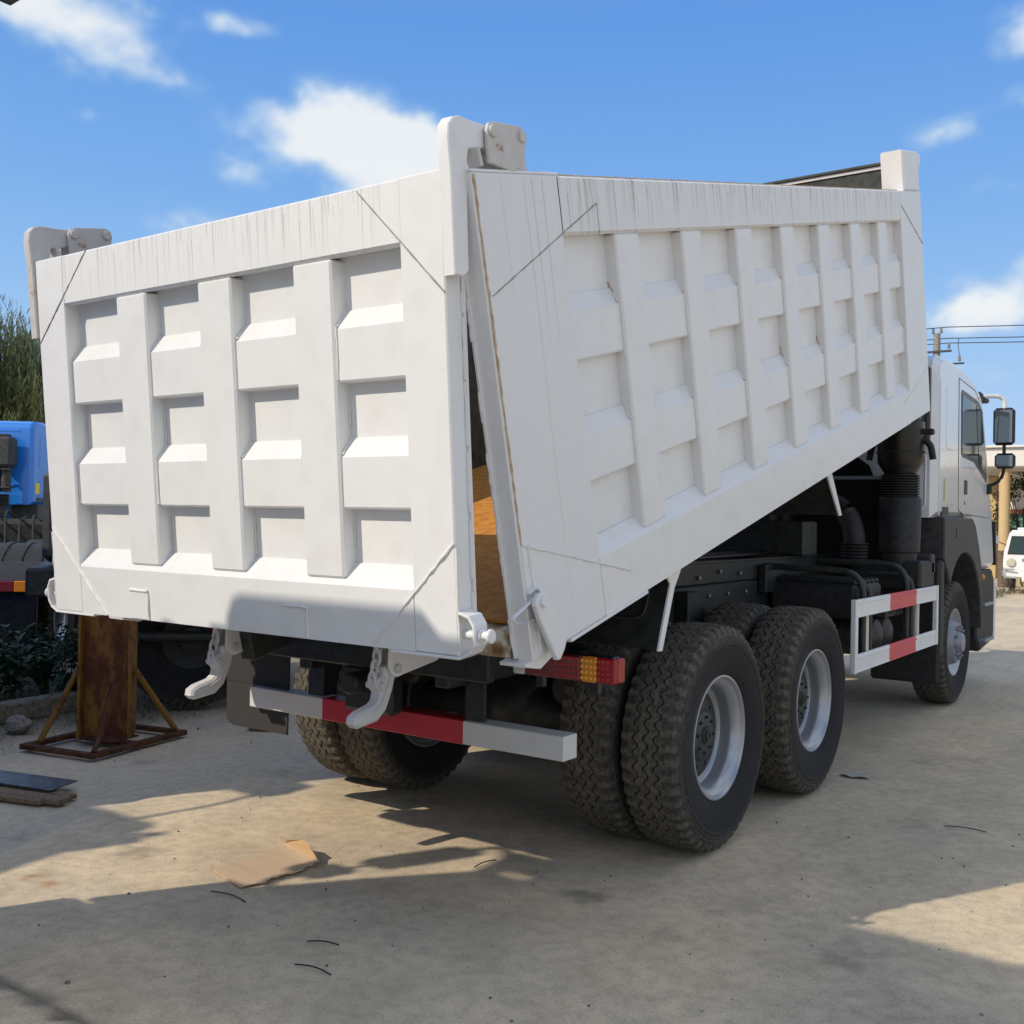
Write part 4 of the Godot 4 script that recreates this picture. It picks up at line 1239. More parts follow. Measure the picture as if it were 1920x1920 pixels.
func make_chassis(truck: Node3D) -> void:
	var m := MB.new()
	for s: float in [-1.0, 1.0]:
		m = MB.new()
		m.box(Vector3(s * 0.425, 1.02, -2.55), Vector3(0.085, 0.34, 7.5), 0.008)
		m.box(Vector3(s * 0.425, 1.265, -2.2), Vector3(0.075, 0.14, 6.2), 0.006)
		m.box(Vector3(s * 0.47, 1.338, -2.2), Vector3(0.02, 0.012, 6.2))
		part(truck, "frame_rail", m, M.chassis)
	for z: float in [1.12, 0.4, -0.68, -1.9, -3.0, -4.1]:
		m = MB.new()
		m.box(Vector3(0, 1.02, z), Vector3(0.77, 0.24, 0.12), 0.01)
		part(truck, "cross_member", m, M.chassis)
	for q: Array in [[-0.35, 1.27], [-0.70, 1.24], [-0.98, 1.27], [-1.30, 1.24], [-1.62, 1.27], [-1.95, 1.25], [-0.55, 1.12], [-0.82, 1.12], [-1.12, 1.12], [-1.45, 1.12], [-1.75, 1.12], [-2.05, 1.12]]:
		m = MB.new()
		m.cyl(Vector3(0.466, q[1], q[0]), Vector3(0.485, q[1], q[0]), 0.014, 6, 0.003)
		part(truck, "bolt", m, M.bolt)
	for s: float in [-1.0, 1.0]:
		m = MB.new()          # spring pack and hanger between the driven axles
		for k in 6:
			var l := 1.45 - k * 0.16
			m.box(Vector3(s * 0.55, 0.82 + k * 0.024, -0.675), Vector3(0.09, 0.021, l), 0.004)
		m.box(Vector3(s * 0.55, 0.80, -0.675), Vector3(0.16, 0.22, 0.26), 0.03)
		part(truck, "leaf_spring", m, M.chassis)
		m = MB.new()
		m.prism(pv([-0.98, 1.17, -1.10, 1.17, -1.28, 0.99, -1.28, 0.95, -0.98, 0.95]), Vector3.ZERO, Vector3(0, 0, 1), Vector3(0, 1, 0), Vector3(1, 0, 0), s * 0.468, s * 0.56, 0.008)
		part(truck, "spring_stop", m, M.chassis)
		m = MB.new()
		m.tube([Vector3(s * 0.30, 0.45, 0.0), Vector3(s * 0.42, 0.80, -0.6)], 0.035, 8)
		part(truck, "torque_rod", m, M.chassis)
	m = MB.new()
	m.tube([Vector3(0, 0.72, -0.1), Vector3(0, 0.80, -2.6), Vector3(0, 0.95, -4.2)], 0.06, 10)
	part(truck, "drive_shaft", m, M.chassis)
	# rear end: end plate, tow hitch, bumper hangers and the small brackets behind the bar
	m = MB.new()
	m.box(Vector3(0, 1.00, 1.20), Vector3(1.40, 0.20, 0.05), 0.008)
	m.box(Vector3(0, 0.80, 1.17), Vector3(0.30, 0.22, 0.10), 0.02)
	m.cyl(Vector3(0, 0.84, 1.20), Vector3(0, 0.84, 1.34), 0.05, 14, 0.01)
	part(truck, "rear_beam", m, M.chassis)
	for s: float in [-1.0, 1.0]:
		m = MB.new()
		m.box(Vector3(s * 0.50, 0.83, 1.045), Vector3(0.11, 0.27, 0.016), 0.003)
		m.box(Vector3(s * 0.452, 0.83, 1.00), Vector3(0.014, 0.27, 0.09), 0.003)
		part(truck, "bar_hanger", m, M.chassis)
		m = MB.new()
		m.tube(bend([Vector3(s * 0.72, 0.96, 1.05), Vector3(s * 1.0, 0.96, 1.02), Vector3(s * 1.18, 0.96, 1.0)], 0.05), 0.018, 8)
		part(truck, "lamp_bracket", m, M.chassis)
	m = MB.new()
	m.prism(pv([-0.98, 0.66, -0.955, 0.66, -0.955, 0.835, -0.94, 0.85, -0.84, 0.85, -0.84, 0.872, -0.955, 0.872, -0.98, 0.85]), Vector3(0, 0, 0.92), Vector3(1, 0, 0), Vector3(0, 1, 0), Vector3(0, 0, 1), 0.0, 0.012)
	part(truck, "flap_bracket", m, M.chassis_green)
	m = MB.new()
	m.prism(pv([-1.225, 0.95, -1.225, 0.50, -1.205, 0.465, -1.17, 0.455, -0.745, 0.455, -0.735, 0.95]), Vector3(0, 0, 1.00), Vector3(1, 0, 0), Vector3(0, 1, 0), Vector3(0, 0, 1), 0.0, 0.012, 0.003)
	m.box(Vector3(-0.98, 0.70, 1.013), Vector3(0.47, 0.012, 0.006))
	part(truck, "mud_flap", m, M.flap)
	taillight(truck, 1.0)
	taillight(truck, -1.0)
	# underrun bar
	m = MB.new()
	m.box(Vector3(0, 0.637, 1.010), Vector3(1.955, 0.105, 0.108), 0.004)
	var bar := part(truck, "underrun_bar", m, M.bar_white)
	m = MB.new()
	m.box(Vector3(0.003, 0.637, 1.010), Vector3(0.89, 0.1075, 0.1105), 0.004)
	part(bar, "red_band", m, M.red_paint)
	# --- between the axles, right side
	m = MB.new()
	m.box(Vector3(0.80, 1.06, -2.75), Vector3(0.62, 0.24, 0.62), 0.03)
	for k in 6:
		m.box(Vector3(0.80, 1.19, -2.50 - k * 0.10), Vector3(0.60, 0.035, 0.06), 0.015)
	part(truck, "battery_box", m, M.plastic)
	m = MB.new()
	m.box(Vector3(0.98, 0.965, -3.42), Vector3(0.26, 0.12, 0.50), 0.006)
	for k in 6:
		m.box(Vector3(1.113, 0.965, -3.24 - k * 0.07), Vector3(0.012, 0.08, 0.03), 0.003)
	part(truck, "battery_tray", m, M.plastic_grey)
	for k in 3:
		m = MB.new()
		var z := -2.74 - k * 0.265
		m.lathe([Vector2(0, 0.0), Vector2(0, 0.07), Vector2(0.03, 0.115), Vector2(0.08, 0.125), Vector2(0.52, 0.125), Vector2(0.57, 0.115), Vector2(0.60, 0.07), Vector2(0.61, 0.0)], Vector3(0.52, 0.79, z), Vector3.RIGHT, 24)
		part(truck, "air_tank", m, M.plastic_grey)
	m = MB.new()
	m.lathe([Vector2(0, 0.0), Vector2(0, 0.14), Vector2(0.02, 0.16), Vector2(0.48, 0.16), Vector2(0.50, 0.14), Vector2(0.5, 0.0)], Vector3(0.78, 0.70, -2.28), Vector3(0, 0, -1), 24)
	part(truck, "silencer", m, M.plastic)
	for q: Array in [[-2.42, 1.285, 0.16], [-2.56, 1.205, 0.10], [-3.52, 1.300, 0.16], [-3.66, 1.215, 0.10]]:
		m = MB.new()
		var z: float = q[0]
		m.tube(bend([Vector3(0.46, q[1], z), Vector3(1.165, q[1] - 0.015, z), Vector3(1.165, 0.66, z)], q[2], 8), 0.023, 12)
		part(truck, "guard_stay", m, M.chassis_green)
	m = MB.new()
	m.box(Vector3(0.50, 1.20, -2.45), Vector3(0.06, 0.20, 0.34), 0.006)
	part(truck, "stay_plate", m, M.chassis)
	m = MB.new()
	m.box(Vector3(0.10, 1.48, -3.05), Vector3(0.95, 0.26, 0.30), 0.012)
	part(truck, "hoist_box", m, M.chassis_green)
	m = MB.new()
	m.tube(bend([Vector3(0.0, 1.78, -3.9), Vector3(0.55, 1.78, -3.72), Vector3(0.72, 1.60, -3.66), Vector3(0.72, 1.34, -3.66)], 0.16, 7), 0.085, 14)
	part(truck, "intake_hose", m, M.plastic)
	m = MB.new()
	var prof := []
	for k in 6:
		prof.append(Vector2(1.30 + k * 0.026, 0.088)); prof.append(Vector2(1.308 + k * 0.026, 0.108)); prof.append(Vector2(1.316 + k * 0.026, 0.108))
	m.lathe(prof, Vector3(0.72, 0, -3.66), Vector3.UP, 22)
	part(truck, "hose_bellows", m, M.plastic)
	m = MB.new()
	m.tube([Vector3(0.30, 1.34, 0.2), Vector3(0.30, 1.36, -3.2)], 0.02, 8)
	m.tube([Vector3(0.22, 1.36, 0.2), Vector3(0.2, 1.37, -3.2)], 0.015, 8)
	part(truck, "brake_line", m, M.black)
	m = MB.new()
	m.cyl(Vector3(0, 1.10, -4.05), Vector3(0, 2.55, -3.85), 0.11, 20)
	m.cyl(Vector3(0, 2.45, -3.87), Vector3(0, 2.80, -3.83), 0.08, 20)
	part(truck, "hoist_cylinder", m, M.chassis)
	m = MB.new()
	m.box(Vector3(0.0, 1.55, -4.12), Vector3(1.9, 0.9, 0.16), 0.03)
	m.box(Vector3(0.0, 1.1, -5.0), Vector3(0.85, 0.9, 1.7), 0.05)
	part(truck, "engine", m, M.black)
	m = MB.new()
	m.box(Vector3(0.92, 1.20, -4.02), Vector3(0.56, 0.22, 0.44), 0.02)
	part(truck, "filter_tray", m, M.plastic)
	m = MB.new()
	m.box(Vector3(1.10, 1.28, -4.20), Vector3(0.20, 0.16, 0.12), 0.012)
	part(truck, "valve_block", m, M.plastic_grey)
	m = MB.new()
	m.box(Vector3(1.06, 1.19, -3.805), Vector3(0.045, 0.15, 0.004))
	part(truck, "warning_sticker", m, M.yellow)
	# guard behind the front wheel
	m = MB.new()
	m.box(Vector3(0.93, 0.78, -4.40), Vector3(0.56, 1.02, 0.05), 0.02)
	m.box(Vector3(1.18, 0.90, -4.46), Vector3(0.07, 0.82, 0.14), 0.02)
	part(truck, "front_mud_flap", m, M.plastic)
	# side guard
	m = MB.new()
	for z: float in [-2.11, -4.27]:
		m.box(Vector3(1.205, 0.86, z), Vector3(0.035, 0.485, 0.055), 0.004)
	for y: float in [1.042, 0.680]:
		m.box(Vector3(1.206, y, -3.19), Vector3(0.022, 0.118, 2.10), 0.004)
		m.box(Vector3(1.212, y + 0.040, -3.19), Vector3(0.020, 0.012, 2.08), 0.002)
		m.box(Vector3(1.212, y - 0.052, -3.19), Vector3(0.020, 0.012, 2.08), 0.002)
	var guard := part(truck, "side_guard", m, M.white)
	for y: float in [1.042, 0.680]:
		m = MB.new()
		m.box(Vector3(1.2065, y, -3.25), Vector3(0.024, 0.120, 0.72), 0.004)
		m.box(Vector3(1.2125, y + 0.040, -3.25), Vector3(0.022, 0.013, 0.72), 0.002)
		m.box(Vector3(1.2125, y - 0.052, -3.25), Vector3(0.022, 0.013, 0.72), 0.002)
		part(guard, "red_band", m, M.red_guard)
	for z: float in [-2.45, -3.78]:
		m = MB.new()
		m.cyl(Vector3(1.175, 0.70, z), Vector3(1.175, 1.02, z), 0.022, 14)
		part(guard, "upright", m, M.cream)
	# tank on the far side
	m = MB.new()
	m.box(Vector3(-0.86, 0.78, -2.9), Vector3(0.62, 0.60, 1.3), 0.08)
	part(truck, "fuel_tank", m, M.silver_dull)

func make_truck() -> void:
	var truck := thing("dump_truck", "white six-wheel dump truck with half-raised ribbed body and loose hanging tailgate", "dump truck")
	make_tailgate(truck)
	make_body(truck)
	make_cab(truck, M.white_gloss)
	make_chassis(truck)
	air_intake(truck, 1.0, -3.92)
	for z: float in [0.0, -1.351]:
		axle(truck, z)
		for s: float in [1.0, -1.0]:
			wheel(truck, Vector3(s * 1.085, 0.548, z), s, false, rng.randf() * TAU)
			wheel(truck, Vector3(s * 0.745, 0.548, z), -s, false, rng.randf() * TAU)
	axle(truck, -5.21, true)
	for s: float in [1.0, -1.0]:
		wheel(truck, Vector3(s * 1.03, 0.548, -5.21), s, true, rng.randf() * TAU)

# ------------------------------------------------------------------ neighbours in the yard
func fender(parent: Node3D, s: float, z: float, m_: Material) -> void:
	var m := MB.new()
	var outer := arc2(Vector2(z, 0.55), 0.70, 8, 172, 14)
	var inner := arc2(Vector2(z, 0.55), 0.675, 172, 8, 14)
	outer.append_array(inner)
	m.prism(pv(outer), Vector3.ZERO, Vector3(0, 0, 1), Vector3(0, 1, 0), Vector3(1, 0, 0), s * 0.56, s * 1.26, 0.004, 30.0)
	for k in 3:
		var rib := arc2(Vector2(z, 0.55), 0.712, 40 + k * 2, 140, 10)
		rib.append_array(arc2(Vector2(z, 0.55), 0.70, 140, 40 + k * 2, 10))
		m.prism(pv(rib), Vector3.ZERO, Vector3(0, 0, 1), Vector3(0, 1, 0), Vector3(1, 0, 0), s * (0.70 + k * 0.18), s * (0.76 + k * 0.18), 0.0, 30.0)
	part(parent, "fender", m, m_)

func make_blue_tractor() -> void:
	var t := thing("tractor_unit", "bright blue tractor unit with bare chassis parked behind the tailgate's left edge", "truck")
	t.position = Vector3(-11.05, 0, -0.54)
	t.rotation.y = 0.70
	var cab := make_cab(t, M.blue, false)
	var m := MB.new()
	m.box(Vector3(-0.1, 2.38, -4.298), Vector3(1.3, 0.42, 0.012), 0.004)
	part(cab, "rear_window", m, M.glass)
	m = MB.new()
	m.box(Vector3(-0.05, 1.98, -4.295), Vector3(2.1, 0.05, 0.02), 0.008)
	part(cab, "back_swage", m, M.blue)
	m = MB.new()
	m.box(Vector3(-0.05, 2.86, -4.305), Vector3(2.1, 0.04, 0.02), 0.008)
	part(cab, "back_swage", m, M.blue)
	m = MB.new()
	m.box(Vector3(1.1935, 1.93, -4.58), Vector3(0.003, 0.18, 0.32))
	part(cab, "sticker", m, M.yellow)
	m = MB.new()
	m.box(Vector3(1.1935, 1.93, -4.81), Vector3(0.003, 0.18, 0.12))
	part(cab, "sticker", m, M.label_white)
	m = MB.new()
	m.box(Vector3(1.1935, 1.75, -4.68), Vector3(0.003, 0.06, 0.40))
	part(cab, "nameplate", m, M.plastic_grey)
	# twin intake pipe on the back of the cab
	m = MB.new()
	m.box(Vector3(0.80, 2.50, -4.10), Vector3(0.36, 0.50, 0.30), 0.05)
	m.box(Vector3(0.76, 2.77, -4.10), Vector3(0.26, 0.04, 0.2), 0.01)
	part(t, "snorkel", m, M.plastic_grey)
	m = MB.new()
	for x: float in [0.70, 0.86]:
		m.cyl(Vector3(x, 1.86, -4.08), Vector3(x, 2.30, -4.08), 0.075, 16)
	m.box(Vector3(0.78, 2.22, -4.06), Vector3(0.36, 0.02, 0.2), 0.004)
	m.box(Vector3(0.78, 1.93, -4.06), Vector3(0.36, 0.02, 0.2), 0.004)
	part(t, "intake_pipe", m, M.plastic_grey)
	m = MB.new()
	var prof := []
	for k in 7:
		prof.append(Vector2(1.62 + k * 0.03, 0.12)); prof.append(Vector2(1.63 + k * 0.03, 0.145)); prof.append(Vector2(1.642 + k * 0.03, 0.145))
	m.lathe(prof, Vector3(0.78, 0, -4.05), Vector3.UP, 20)
	part(t, "bellows", m, M.plastic)
	m = MB.new()
	m.tube(bend([Vector3(0.78, 1.62, -4.05), Vector3(0.70, 1.40, -3.95), Vector3(0.35, 1.30, -3.8)], 0.1), 0.13, 12)
	m.tube([Vector3(0.1, 1.75, -4.0), Vector3(0.4, 1.70, -4.0), Vector3(0.62, 1.68, -4.0)], 0.10, 12)
	part(t, "intake_hose", m, M.plastic)
	# chassis
	for s: float in [-1.0, 1.0]:
		m = MB.new()
		m.box(Vector3(s * 0.42, 0.93, -2.6), Vector3(0.09, 0.28, 4.4), 0.008)
		part(t, "frame_rail", m, M.chassis)
	m = MB.new()
	m.box(Vector3(0, 1.12, -0.7), Vector3(0.95, 0.06, 0.9), 0.02)
	m.prism(pv([-0.45, 1.15, 0.45, 1.15, 0.34, 1.24, -0.34, 1.24]), Vector3(0, 0, -0.2), Vector3(1, 0, 0), Vector3(0, 1, 0), Vector3(0, 0, 1), -0.9, 0.3, 0.02)
	part(t, "fifth_wheel", m, M.chassis)
	m = MB.new()
	m.box(Vector3(0.35, 1.35, -3.6), Vector3(1.1, 0.25, 0.5), 0.03)
	for k in 7:
		m.tube(bend([Vector3(-0.3 + k * 0.16, 1.2, -3.2), Vector3(-0.35 + k * 0.15, 1.5 + 0.06 * (k % 3), -3.4), Vector3(-0.2 + k * 0.12, 1.62, -4.0)], 0.1), 0.018, 6)
	part(t, "hose_carrier", m, M.chassis_green)
	for s: float in [1.0, -1.0]:
		wheel(t, Vector3(s * 1.03, 0.548, -5.21), s, true)
		wheel(t, Vector3(s * 1.05, 0.548, -0.9), s, false)
		fender(t, s, -0.9, M.plastic)

func make_rear_chassis() -> void:
	var t := thing("bare_chassis", "black bare truck chassis with plastic fenders and red tail light, below the blue cab", "truck chassis")
	t.position = Vector3(-7.40, 0, -0.40)
	t.rotation.y = 0.80
	var m := MB.new()
	for s: float in [-1.0, 1.0]:
		m = MB.new()
		m.box(Vector3(s * 0.42, 0.93, -0.6), Vector3(0.09, 0.28, 3.4), 0.008)
		part(t, "frame_rail", m, M.chassis)
	m = MB.new()
	m.box(Vector3(0, 1.12, -0.7), Vector3(0.95, 0.06, 0.9), 0.02)
	part(t, "fifth_wheel", m, M.chassis)
	m = MB.new()
	m.box(Vector3(0.1, 1.30, -2.0), Vector3(1.7, 0.35, 0.4), 0.06)
	for k in 9:
		m.tube(bend([Vector3(-0.5 + k * 0.15, 1.1, -1.5), Vector3(-0.55 + k * 0.15, 1.45 + 0.07 * (k % 3), -1.7), Vector3(-0.4 + k * 0.12, 1.5, -2.1)], 0.1), 0.014, 6)
	part(t, "hose_carrier", m, M.rubber)
	for z: float in [0.0, -1.35]:
		axle(t, z)
		for s: float in [1.0, -1.0]:
			wheel(t, Vector3(s * 1.085, 0.548, z), s, false, rng.randf() * TAU)
			wheel(t, Vector3(s * 0.745, 0.548, z), -s, false, rng.randf() * TAU)
			fender(t, s, z, M.plastic)
	for s: float in [1.0, -1.0]:
		m = MB.new()
		m.prism(pv([0.70, 0.95, 0.58, 1.06, 0.72, 1.10, 1.02, 0.98, 1.16, 0.84, 1.18, 0.20, 1.15, 0.17, 1.12, 0.20, 1.10, 0.82]), Vector3.ZERO, Vector3(0, 0, 1), Vector3(0, 1, 0), Vector3(1, 0, 0), s * 0.58, s * 1.26, 0.012, 30.0)
		part(t, "mud_flap", m, M.plastic)
		m = MB.new()
		m.box(Vector3(s * 0.95, 0.90, 1.22), Vector3(0.50, 0.12, 0.07), 0.01)
		var lamp := part(t, "tail_light", m, M.black)
		for seg: Array in [[0.705, 1.09, M.red_lens], [1.09, 1.195, M.amber]]:
			m = MB.new()
			m.box(Vector3(s * (seg[0] + seg[1]) * 0.5, 0.90, 1.26), Vector3(seg[1] - seg[0] - 0.004, 0.10, 0.02), 0.006)
			part(lamp, "lens", m, seg[2])

func make_dolly() -> void:
	var t := thing("trailer_dolly", "dark two-wheel trailer dolly in deep shade right of the rusty yellow stand", "dolly")
	t.position = Vector3(-4.55, 0, -1.32)
	t.rotation.y = -0.65
	for s: float in [1.0, -1.0]:
		var w := Node3D.new()
		w.name = "wheel"
		t.add_child(w, true)
		w.position = Vector3(s * 0.95, 0.548, 0)
		if s < 0: w.rotation.y = PI
		inst(w, "tyre", tyre_mesh)
		var d := MB.new()
		d.lathe([Vector2(0.10, 0.295), Vector2(0.115, 0.29), Vector2(0.06, 0.26), Vector2(0.02, 0.24), Vector2(0.02, 0.12), Vector2(0.09, 0.11), Vector2(0.10, 0.08), Vector2(0.10, 0.0)], Vector3.ZERO, Vector3.RIGHT, 32, true)
		part(w, "rim", d, M.hub)
	axle(t, 0.0, true)
	var m := MB.new()
	m.box(Vector3(0.1, 1.05, -0.1), Vector3(2.7, 0.22, 2.6), 0.02)  # deck made oversized so that it shades the wheels
	part(t, "frame", m, M.chassis)
	m = MB.new()
	m.box(Vector3(0.1, 1.55, -0.1), Vector3(2.6, 0.70, 2.4), 0.05)  # added bulk above the wheels, keeps them in deep shade
	part(t, "added_shade_load", m, M.chassis_green)
	m = MB.new()
	m.tube([Vector3(1.12, 0.60, 0.42), Vector3(1.10, 0.57, -0.75)], 0.045, 12)
	m.lathe([Vector2(0, 0), Vector2(0, 0.07), Vector2(0.05, 0.09), Vector2(0.1, 0.07), Vector2(0.1, 0)], Vector3(1.12, 0.60, 0.40), Vector3(0, 0, 1), 14)
	part(t, "drawbar", m, M.chassis_green)

# parked behind the viewpoint: their cabs shade the near ground
func make_parked_behind() -> void:
	var t := thing("parked_truck", "white dump truck parked behind the viewpoint, nearest to the camera", "dump truck", "trucks parked behind the viewpoint")
	make_cab(t, M.white_gloss, false)
	var m := MB.new()
	m.box(Vector3(0, 1.95, -1.1), Vector3(2.48, 1.75, 5.6), 0.03)
	part(t, "dump_body", m, M.white)
	m = MB.new()
	m.box(Vector3(0, 0.92, -1.8), Vector3(0.9, 0.3, 6.4), 0.02)
	part(t, "frame", m, M.chassis)
	for z: float in [0.0, -1.35, -5.21]:
		for s: float in [1.0, -1.0]:
			wheel(t, Vector3(s * 1.06, 0.548, z), s, z < -5.0)
	m = MB.new()
	m.prism(pv([-5.95, 3.02, -5.2, 3.03, -5.15, 3.17, -5.92, 3.20, -6.04, 3.15]), Vector3.ZERO, Vector3(0, 0, 1), Vector3(0, 1, 0), Vector3(1, 0, 0), -1.0, 1.0, 0.02)  # added out of view to carry the cab's cast shadow farther
	part(t, "added_shade_fairing", m, M.white_gloss)
	m = MB.new()
	m.box(Vector3(-0.60, 3.23, -5.80), Vector3(1.10, 0.24, 0.36), 0.09)  # added unseen box, raises the shadow cast on the tailgate's foot
	part(t, "added_shade_box", m, M.white_gloss)
	# look-down mirror on its arm ahead of the windscreen
	m = MB.new()
	m.tube(bend([Vector3(0.95, 2.80, -6.15), Vector3(1.0, 3.05, -6.62), Vector3(1.0, 3.01, -7.02)], 0.1), 0.02, 8)
	m.prism(pv([-0.15, -0.07, 0.12, -0.055, 0.155, -0.03, 0.16, 0.03, 0.12, 0.09, -0.10, 0.10, -0.16, 0.05]), Vector3(1.0, 2.965, -7.10), Vector3(1, 0, 0), Vector3(0, 1, 0), Vector3(0, 0, 1), -0.11, 0.11, 0.02, 40.0)
	part(t, "front_mirror", m, M.black)
	t.position = Vector3(-0.16, 0, 10.52)
	var spots := [Vector3(-4.25, 0, 11.4)]
	var names := ["second of the row"]
	for i in spots.size():
		var c: Node3D = t.duplicate()
		c.name = numbered("parked_truck")
		add_child(c)
		c.position = spots[i]
		c.set_meta("label", "white dump truck parked behind the viewpoint, " + names[i])

func make_shade_container() -> void:  # unseen box added to cast shade over the yard's left side
	var t := thing("added_shade_container", "added container-like blue box out of view, put there to shade the left of the yard", "container")
	t.position = Vector3(-6.10, 0, 2.95)
	var m := MB.new()
	m.box(Vector3(0, 1.45, 0), Vector3(6.06, 2.78, 1.36), 0.02)
	part(t, "box", m, M.blue)
	for k in 24:
		m = MB.new()
		m.box(Vector3(-2.88 + k * 0.25, 1.45, -0.69), Vector3(0.12, 2.5, 0.04), 0.01)
		part(t, "corrugation", m, M.blue)
	for x: float in [-3.02, 3.02]:
		for z: float in [-0.67, 0.67]:
			m = MB.new()
			m.box(Vector3(x, 1.45, z), Vector3(0.14, 2.9, 0.14), 0.01)
			part(t, "corner_post", m, M.blue)

func make_stand() -> void:
	var t := thing("axle_stand", "rusty yellow steel beam stand on a flat welded base frame, under the tailgate's left corner", "support stand")
	t.position = Vector3(-3.13, 0, 0.47)
	t.rotation.y = 0.20
	var m := MB.new()
	var turn := Transform3D(Basis(Vector3.UP, 0.55), Vector3.ZERO)
	for s: float in [-1.0, 1.0]:
		m = MB.new()
		m.xf = turn
		m.box(Vector3(s * 0.165, 0.70, 0), Vector3(0.018, 1.32, 0.20), 0.003)
		part(t, "flange", m, M.beam_yellow)
	m = MB.new()
	m.xf = turn
	m.box(Vector3(0, 0.70, 0.0), Vector3(0.312, 1.32, 0.016), 0.002)
	part(t, "web", m, M.beam)
	m = MB.new()
	m.box(Vector3(0, 0.038, 0), Vector3(0.36, 0.010, 0.24), 0.002)
	part(t, "foot_plate", m, M.beam_rust)
	m = MB.new()
	m.box(Vector3(0, 1.368, 0), Vector3(0.42, 0.016, 0.28), 0.002)
	part(t, "top_plate", m, M.beam_rust)
	for s: float in [-1.0, 1.0]:
		m = MB.new()
		m.box(Vector3(s * 0.30, 0.018, 0.0), Vector3(0.055, 0.034, 0.88), 0.003)
		part(t, "base_bar", m, M.beam_rust)
		m = MB.new()
		m.box(Vector3(0, 0.018, s * 0.415), Vector3(0.545, 0.032, 0.05), 0.003)
		part(t, "base_bar", m, M.beam_rust)
	m = MB.new()
	m.box(Vector3(0, 0.018, 0.02), Vector3(0.545, 0.030, 0.05), 0.003)
	part(t, "base_bar", m, M.beam_rust)
	for q: Array in [[Vector3(-0.16, 0.52, 0.09), Vector3(-0.29, 0.035, 0.30)], [Vector3(0.17, 0.50, -0.08), Vector3(0.30, 0.035, -0.36)], [Vector3(-0.16, 0.50, -0.09), Vector3(-0.29, 0.035, -0.34)]]:
		m = MB.new()
		m.tube([q[0], q[1]], 0.021, 6)
		part(t, "brace", m, M.beam_yellow)
	m = MB.new()
	m.tube([Vector3(0.175, 0.48, 0.09), Vector3(0.19, 0.36, 0.17), Vector3(0.20, 0.24, 0.22), Vector3(0.235, 0.14, 0.28), Vector3(0.27, 0.07, 0.35), Vector3(0.30, 0.04, 0.41)], 0.018, 8)
	part(t, "bent_brace", m, M.beam_rust)

